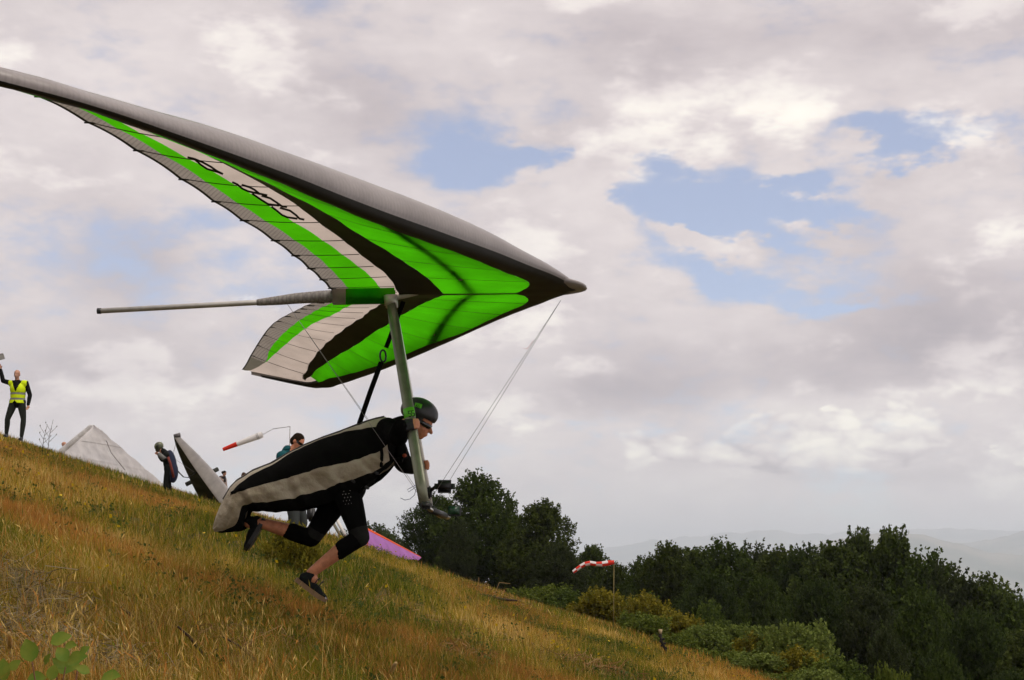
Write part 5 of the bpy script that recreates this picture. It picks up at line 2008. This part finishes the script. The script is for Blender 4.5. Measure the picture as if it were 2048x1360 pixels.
# his glider, seen along the wing
YG = 43.0
g2 = empty('parked_glider', at(420, 1000, YG), 'white-topped hang glider tilted steeply beside the bowing helmeted pilot', 'hang glider')
UND = mat('sail_underside', (0.045, 0.045, 0.03), 0.8, .1, color2=(.07, .07, .05), vscale=2)
TOPW = sail_mat('sail_parked_white', (0.80, 0.77, 0.77), 0.1)
n_, t_ = at(449, 1002, 46.0), at(352, 874, 41.5)
V, F = [], []
for i in range(17):
    a = i / 16
    l = n_.lerp(t_, a)
    up = Vector((.75, -.1, .55)).normalized()
    ww = (.42 - .30 * a ** 2.2)
    back = Vector((.5, .85, .15))
    for j, (d_, z_) in enumerate([(-.02, -.18), (-.06, -.06), (-.02, .06), (.10, .13), (.30, .16), (.62, .12), (1.0, .02)]):
        V.append(l + back * d_ * ww * 1.3 + up * z_ * ww * 2.0)
for i in range(16):
    for j in range(6):
        F.append((i * 7 + j, i * 7 + j + 1, (i + 1) * 7 + j + 1, (i + 1) * 7 + j))
pydata('upper_sail', V, F, TOPW, g2, True)
V, F = [], []
for i in range(17):
    a = i / 16
    l = n_.lerp(t_, a)
    up = Vector((.75, -.1, .55)).normalized()
    ww = (.42 - .30 * a ** 2.2)
    w2 = .62 * (1 - a) ** .8 + .06
    for j in range(4):
        V.append(l - up * .17 * ww * 2.0 + Vector((-.95, .55, -.16)) * (w2 * j / 3) + Vector((.02, 0, .02)))
for i in range(16):
    for j in range(3):
        F.append((i * 4 + j, i * 4 + j + 1, (i + 1) * 4 + j + 1, (i + 1) * 4 + j))
pydata('lower_sail', V, F, UND, g2, True)
tube('tip_cap', [t_ + Vector((-.06, 0, .03)), t_ + Vector((.12, 0, .06))], [.05, .07], MATS.get('cap_grey') or mat('cap_grey', (0.12, 0.11, 0.11), 0.6), g2, 8)
tube('keel_tube', [at(436, 938, 47.0), at(372, 969, 46.5)], .07, mat('tube_dark', (0.02, 0.022, 0.016), 0.6), g2, 8)
tube('side_wire', [at(353, 882, 41.6), at(347, 905, 43.0), at(345, 925, 44)], .006, WIRE, g2, 5)
tube('side_wire', [at(350, 918, 43.0), at(388, 944, 43.4)], .005, WIRE, g2, 5)
tube('hang_strap', [at(346, 936, 40.1), at(352, 938, 40.4), at(360, 947, 40.8), at(367, 954, 41.4), at(376, 955, 42.0), at(385, 950, 42.6), at(393, 944, 43.4)], .022, BLACK_CLOTH, g2, 8, .5)

# white glider lying behind the ridge
g1 = empty('parked_glider', at(240, 960, 50), 'white translucent hang glider wing rising behind the ridge left of the helmeted pilot', 'hang glider')
SHEER = sail_mat('sail_sheer', (0.88, 0.85, 0.85), 0.5)
wing_half(None, at(85, 935, 53), at(183, 851, 48.5), at(190, 850, 48.8), at(352, 990, 47.0), SHEER, sail_mat('sail_bright_edge', (0.95, 0.93, 0.93), .6), g1, .06, .11, battens=2, m_bat=mat('batten_faint', (0.66, 0.63, 0.62), .7))
tube('inner_tube', [at(205, 862, 48.9), at(222, 905, 48.4), at(250, 940, 48.0)], .014, mat('tube_grey', (0.22, 0.20, 0.19), 0.6), g1, 8)  # grey tube drawn as the keel's shadow on the sail

# purple glider with orange leading edge lying on the grass
g3 = empty('parked_glider', at(790, 1112, 39), 'purple hang glider with orange leading edge resting on the slope before the clump of trees', 'hang glider')
PUR = sail_mat('sail_purple', (0.60, 0.24, 0.70), 0.55)
ORA = sail_mat('sail_orange', (0.90, 0.16, 0.05), 0.4)
wing_half(None, at(731, 1057, 38.0), at(842, 1115, 40.5), at(838, 1120, 40.2), at(726, 1112, 36.9), PUR, ORA, g3, .06, .045, battens=0)
pydata('nose_panel', [at(729, 1054, 37.95), at(737, 1058, 37.9), at(736, 1102, 37.2), at(724, 1108, 36.9)], [(0, 1, 2, 3)], ORA, g3)
tube('control_bar', [at(671, 1034, 38), at(690, 1070, 37.6)], .045, mat('bar_pale', (0.55, 0.53, 0.50), .5), g3, 8)
tube('control_bar', [at(666, 1045, 38.3), at(683, 1075, 38)], .04, mat('bar_olive', (0.14, 0.13, 0.09), .6), g3, 8)
tube('side_wire', [at(712, 1048, 38.2), at(735, 1050, 38.0)], .006, WIRE, g3, 5)

# -- man in teal shirt behind the pilot
YT = 21.0
hd = at(595, 884, YT)
gt = float(ground_z(at(588, 1100, YT).x, YT))
p = empty('person', (at(588, 1100, YT).x, YT, gt), 'man in teal shirt and sunglasses looking down behind the running pilot', 'person')
pt = lambda a, b, dy=0.0: at(a, b, YT + dy)
bpy_ = project((at(588, 1100, YT).x, YT, gt))[1]
J = {'head': hd, 'neck': pt(575, 900), 'sh_r': pt(562, 912, -.19), 'sh_l': pt(576, 911, .19), 'el_r': pt(562, 956, -.24), 'wr_r': pt(592, 985, -.16), 'el_l': pt(580, 960, .25), 'wr_l': pt(604, 985, .14),
     'hip_r': pt(582, 990, -.09), 'hip_l': pt(592, 990, .10), 'kn_r': pt(590, 1048, -.11), 'kn_l': pt(606, 1046, .12), 'an_r': pt(583, bpy_ - 9, -.11), 'an_l': pt(604, bpy_ - 9, .12)}
f, s, u = dress(p, J, 1.0, Vector((.78, -.35, -.55)), (.5, 0, .85), mat('shirt_teal', (0.006, 0.060, 0.070), 0.85, .15, bump=.3, bscale=12), mat('shorts_grey', (0.045, 0.05, 0.048), 0.85, .1), SKIN_TAN, HAIR, leg_to=.12, arm_to=.1, vox=.013, foot=Vector((.9, -.4, 0)))
V, F = [], []
for i in range(11):
    a = -1.35 + 2.7 * i / 10
    for z in (.022, -.014):
        V.append(J['head'] + f * (.004 + .102 * math.cos(a)) + s * (.080 * math.sin(a)) + u * z)
for i in range(10):
    F.append((2 * i, 2 * i + 1, 2 * i + 3, 2 * i + 2))
pydata('sunglasses', V, F, LENS, p, True)
tube('collar', [J['neck'] + Vector((.05 * math.cos(a), .065 * math.sin(a), .01 + .015 * math.cos(a))) for a in [k * math.pi / 6 for k in range(13)]], .022, MATS['shirt_teal'], p, 8)
rounded('camera_bag', pt(622, 1028, -.1), .12, .10, .22, .03, BLACK_PLASTIC, p)

# -- woman and man farther down the ridge
for hx, hy, Yq, lab, top, hr, sc_ in [(449, 947, 52.0, 'dark-haired woman in beige jacket and dark scarf looking down on the ridge', mat('jacket_beige', (0.30, 0.225, 0.19), .85, .1), HAIR, (.85, -.5, -.35)),
                                      (488, 951, 50.0, 'person with brown hair of whom only the head shows above the harness', mat('jacket_dark', (0.02, 0.02, 0.025), .85, .1), mat('hair_brown', (0.05, 0.028, 0.016), .8), (.9, -.3, -.2))]:
    hd = at(hx, hy, Yq)
    gz = float(ground_z(hd.x, Yq))
    p = empty('person', (hd.x - .1, Yq, gz), lab, 'person')
    H = hd.z - gz
    k = min(1.0, H / 1.62)
    J, f, l = standing(hd, gz, sc_, k)
    for n in ('neck', 'sh_l', 'sh_r', 'el_l', 'el_r', 'wr_l', 'wr_r'):
        J[n] = J[n] - f * .07
    J['head'] = hd
    ff, ss, uu = dress(p, J, k, Vector(sc_), (0, 0, 1), top, mat('trousers_dark', (0.018, 0.018, 0.02), .9), SKIN, hr, vox=.018)
    if hx < 460:
        tube('scarf', [J['neck'] + Vector((.085 * math.cos(a), .085 * math.sin(a), .0 + .02 * math.sin(a))) for a in [q * math.pi / 6 for q in range(13)]] + [J['neck'] + f * .13 + Vector((0, -.05, -.16))], .045, mat('scarf_dark', (0.022, 0.018, 0.018), .9), p, 8)
        fuse('bun', [ellipsoid(J['head'] - ff * .11 + uu * .01, .04, .04, .05)], .012, HAIR, p, 1)

# ------------------------------------------------------------------ windsocks
YW = 30.0
ws = empty('windsock', (at(581, 1100, YW).x, YW, float(ground_z(at(581, 1100, YW).x, YW))), 'white windsock with red tail streaming left on a thin wire arm', 'windsock')
m0, m1, m2 = at(525, 869, YW), at(474, 888, YW), at(446, 899, YW)
CL = mat('sock_white', (0.78, 0.76, 0.74), .7, .2, trans=.3, bump=.3, bscale=14)
CR = mat('sock_red', (0.70, 0.045, 0.025), .7, .2, trans=.3)
ax = (m2 - m0)
def ring_tube(name, pts, rad, mt):
    V, F = tube_vf(pts, rad, 16, False)
    return pydata(name, V, F, mt, ws, True)
ring_tube('sock', [m0, m0.lerp(m1, .12), m0.lerp(m1, .35), m0.lerp(m1, .7), m1], [.066, .070, .066, .058, .052], CL)
ring_tube('tail_band', [m1, m1.lerp(m2, .5), m2], [.0525, .045, .037], CR)
a_, b_, d_ = frame_of(ax)
for t in (.16, .21):
    c = m0.lerp(m1, t)
    tube('hoop', [c + a_ * .071 * math.cos(q) + b_ * .071 * math.sin(q) for q in [k * math.pi / 8 for k in range(17)]], .005, WIRE, ws, 5)
pole_t = at(580, 853, YW)
tube('arm', [at(545, 858, YW), pole_t], .007, WIRE, ws, 6)
tube('pole', [pole_t, Vector((pole_t.x + .02, YW, float(ground_z(pole_t.x, YW)) - .2))], [.008, .011], WIRE, ws, 6)
for q in (.02, -.02):
    tube('tether', [m0 + a_ * q * 3, at(546, 858, YW)], .003, WIRE, ws, 4)

YW2 = 46.0
gx = at(1226, 1210, YW2).x
ws2 = empty('windsock', (gx, YW2, float(ground_z(gx, YW2))), 'red and white checked windsock drooping from a thin pole at the meadow edge', 'windsock')
pt_ = at(1228, 1124, YW2)
tube('pole', [Vector((gx, YW2, float(ground_z(gx, YW2)) - .3)), Vector((pt_.x, YW2, pt_.z + .06))], [.015, .010], mat('pole_wood', (0.20, 0.155, 0.055), .8), ws2, 8)
cp = [at(*q, YW2) for q in [(1228, 1124), (1216, 1126), (1204, 1128), (1192, 1128), (1180, 1126), (1170, 1128), (1161, 1133), (1153, 1139), (1146, 1144)]]
V, F = tube_vf(cp, [.075, .105, .10, .085, .09, .085, .08, .075, .065], 8, False, .8)
me = bpy.data.meshes.new('sock')
me.from_pydata([tuple(v) for v in V], [], F)
me.materials.append(CL)
me.materials.append(CR)
for i, q in enumerate(me.polygons):
    q.material_index = 1 if ((i // 8) + (i % 8) // 2) % 2 == 0 or i < 8 else 0
link('sock', me, None, ws2, True)


# ------------------------------------------------------------------ sticks, stalks, leaves in the grass
TWIG = mat('twig_dark', (0.055, 0.036, 0.022), .85, .15, var=.35, vscale=20)
STRAW = mat('straw_pale', (0.45, 0.31, 0.14), .8, .15, var=.25, vscale=20)
for a, b, up0, up1, rad, mt, lab, cat in [
        ((322, 1288), (241, 1214), .02, .30, .0075, TWIG, 'grey-tipped bare twig, upper of the three slanting in the foreground grass', 'twig'),
        ((452, 1358), (356, 1253), .02, .26, .0070, TWIG, 'dark bare twig slanting between two others in the foreground grass', 'twig'),
        ((575, 1362), (447, 1274), .02, .20, .0060, TWIG, 'long dark twig lying lowest right of the three foreground twigs', 'twig'),
        ((768, 1362), (792, 1326), .02, .12, .0130, STRAW, 'thick pale stub sticking up at the bottom edge beneath the pilot', 'stick'),
        ((17, 1310), (18, 1266), .0, .18, .0095, STRAW, 'pale broken stem standing in the grey brushwood', 'stick'),
        ((156, 1236), (175, 1206), .0, .14, .0060, STRAW, 'short yellow stem leaning beside the yellow flowers in the brushwood', 'stick'),
        ((470, 1335), (505, 1280), .01, .10, .0035, STRAW, 'thin straw leaning across the dark twigs', 'stick')]:
    g0 = ground_hit(*a)
    Yt = g0.y - .45
    rad *= 1.35
    g0 = g0 * ((g0.y - .12) / g0.y)
    e = at(b[0], b[1], Yt)
    mid = g0.lerp(e, .5) + Vector((.006, 0, -.010))
    o = empty('twig' if cat == 'twig' else 'straw_stem', g0, lab, cat)
    tube('stem', [g0 + Vector((0, 0, -.03)), g0.lerp(e, .25) + Vector((-.006, 0, .004)), mid, g0.lerp(e, .78) + Vector((.004, 0, .006)), e], [rad * 1.15, rad, rad * .95, rad * .8, rad * .6], mt, o, 7)
    if cat == 'twig':
        q = g0.lerp(e, .42)
        tube('side_twig', [q, q + Vector((.05, .03, .045))], [rad * .5, rad * .25], mt, o, 5)

sg = ground_hit(1332, 1314)
st = empty('dry_stalk', sg, 'dark dry flower stalk standing upright at the edge of the rusty grass', 'stalk')
top = at(1321, 1268, sg.y)
hgt = (top - sg)
tube('stem', [sg + Vector((0, 0, -.1)), sg + hgt * .3 + Vector((.03, 0, 0)), sg + hgt * .7 + Vector((-.02, 0, 0)), top], [.035, .03, .032, .028], mat('stalk_black', (0.014, 0.011, 0.009), .9), st, 7)
for i in range(6):
    c = sg + hgt * (.35 + .1 * i)
    tube('bud', [c, c + Vector((.06 * (-1) ** i, 0, .03))], [.022, .03], MATS['stalk_black'], st, 6)
tube('seed_head', [top, top + Vector((0, 0, .10))], [.03, .045], mat('seed_pale', (0.34, 0.26, 0.15), .9), st, 8)
br = ground_hit(1346, 1300)
bo = empty('fallen_branch', br, 'short dark branch lying in the grass right of the dry stalk', 'branch')
tube('stem', [br + Vector((-.22, 0, .14)), br + Vector((0, 0, .12)), br + Vector((.22, 0, .13))], [.02, .035, .03], TWIG, bo, 7)
bk = ground_hit(985, 1204)
bo = empty('fallen_branch', bk, 'dark branch lying in the grass below the clump of trees', 'branch')
tube('stem', [bk + Vector((-.5, 0, .20)), bk + Vector((-.1, 0, .13)), bk + Vector((.25, 0, .05)), bk + Vector((.55, 0, .03))], [.012, .03, .035, .02], TWIG, bo, 7)
for a, h_ in ((95, .95), (84, .8)):
    g0 = at(a, 895, 33)
    gz = float(ground_z(g0.x, 33))
    o = empty('dry_herb', (g0.x, 33, gz), 'thin dry branching herb on the ridge right of the vest man' if a == 95 else 'small dry herb on the ridge nearest the vest man', 'plant')
    b = Vector((g0.x, 33, gz))
    tube('stem', [b, b + Vector((.03, 0, h_ * .6)), b + Vector((.10, 0, h_))], [.008, .006, .003], TWIG, o, 5)
    for q in range(5):
        c = b + Vector((.03, 0, h_ * (.35 + .1 * q)))
        e = c + Vector(((.14 if q % 2 else -.12), .05, .16))
        tube('branch', [c, e], [.005, .003], TWIG, o, 4)
        tube('seed_head', [e, e + Vector((.01, 0, .03))], [.012, .008], TWIG, o, 5)

# broad-leaved plant in the bottom left corner
pb = at(115, 1395, 4.5)
pb.z = float(ground_z(pb.x, 4.5))
pl = empty('leafy_plant', pb, 'broad-leaved green plant in the bottom left corner', 'plant')
LF = mat('leaf_broad', (0.10, 0.165, 0.016), .6, .15, trans=.35, color2=(0.16, 0.19, 0.022), vscale=18)
LEAVES = [(58, 1300, 44, 1.9), (122, 1278, 40, .35), (142, 1291, 24, .1), (170, 1301, 24, .7), (124, 1308, 34, 2.3), (155, 1318, 42, .3), (136, 1333, 48, .05), (106, 1344, 30, 1.4), (222, 1354, 40, .15), (74, 1357, 36, .1), (6, 1340, 44, 1.7), (96, 1318, 24, 1.1), (118, 1325, 30, 2.6), (30, 1330, 26, .8), (165, 1340, 28, 2.8)]
for i, (px, py, sz, an) in enumerate(LEAVES):
    Yl = pb.y - .02 + .10 * ((i * 37) % 7 - 3) / 3
    c = at(px, py, Yl)
    L = sz / FPX * Yl * 1.05
    d = Vector((math.cos(an), .25 * math.sin(i * 2.1), math.sin(an))).normalized()
    nrm = Vector((.2 * math.sin(i), -.75, .65 + .2 * math.cos(i * 1.7))).normalized()
    sdv = d.cross(nrm).normalized()
    nrm = sdv.cross(d).normalized()
    V, F = [], []
    prof = [(0, .04), (.12, .24), (.3, .36), (.5, .38), (.7, .29), (.88, .13), (1, .01)]
    for t, w in prof:
        q = c + d * (t - .5) * L + nrm * (-.12 * (t - .4) ** 2 * L)
        V += [q - sdv * w * L + nrm * (.30 + .1 * math.sin(9 * t + i)) * w * L, q, q + sdv * w * L + nrm * (.30 + .1 * math.cos(8 * t + i)) * w * L]
    for j in range(len(prof) - 1):
        for k in (0, 1):
            F.append((3 * j + k, 3 * j + k + 1, 3 * j + k + 4, 3 * j + k + 3))
    pydata('leaf', V, F, LF, pl, True)
    if i % 3 == 0:
        tube('stem', [pb + Vector((.03 * math.sin(i), 0, -.02)), pb.lerp(c, .6) + Vector((0, 0, -.01)), c - d * L * .5], [.004, .003, .002], mat('stem_red', (0.12, 0.05, 0.02), .7), pl, 5)
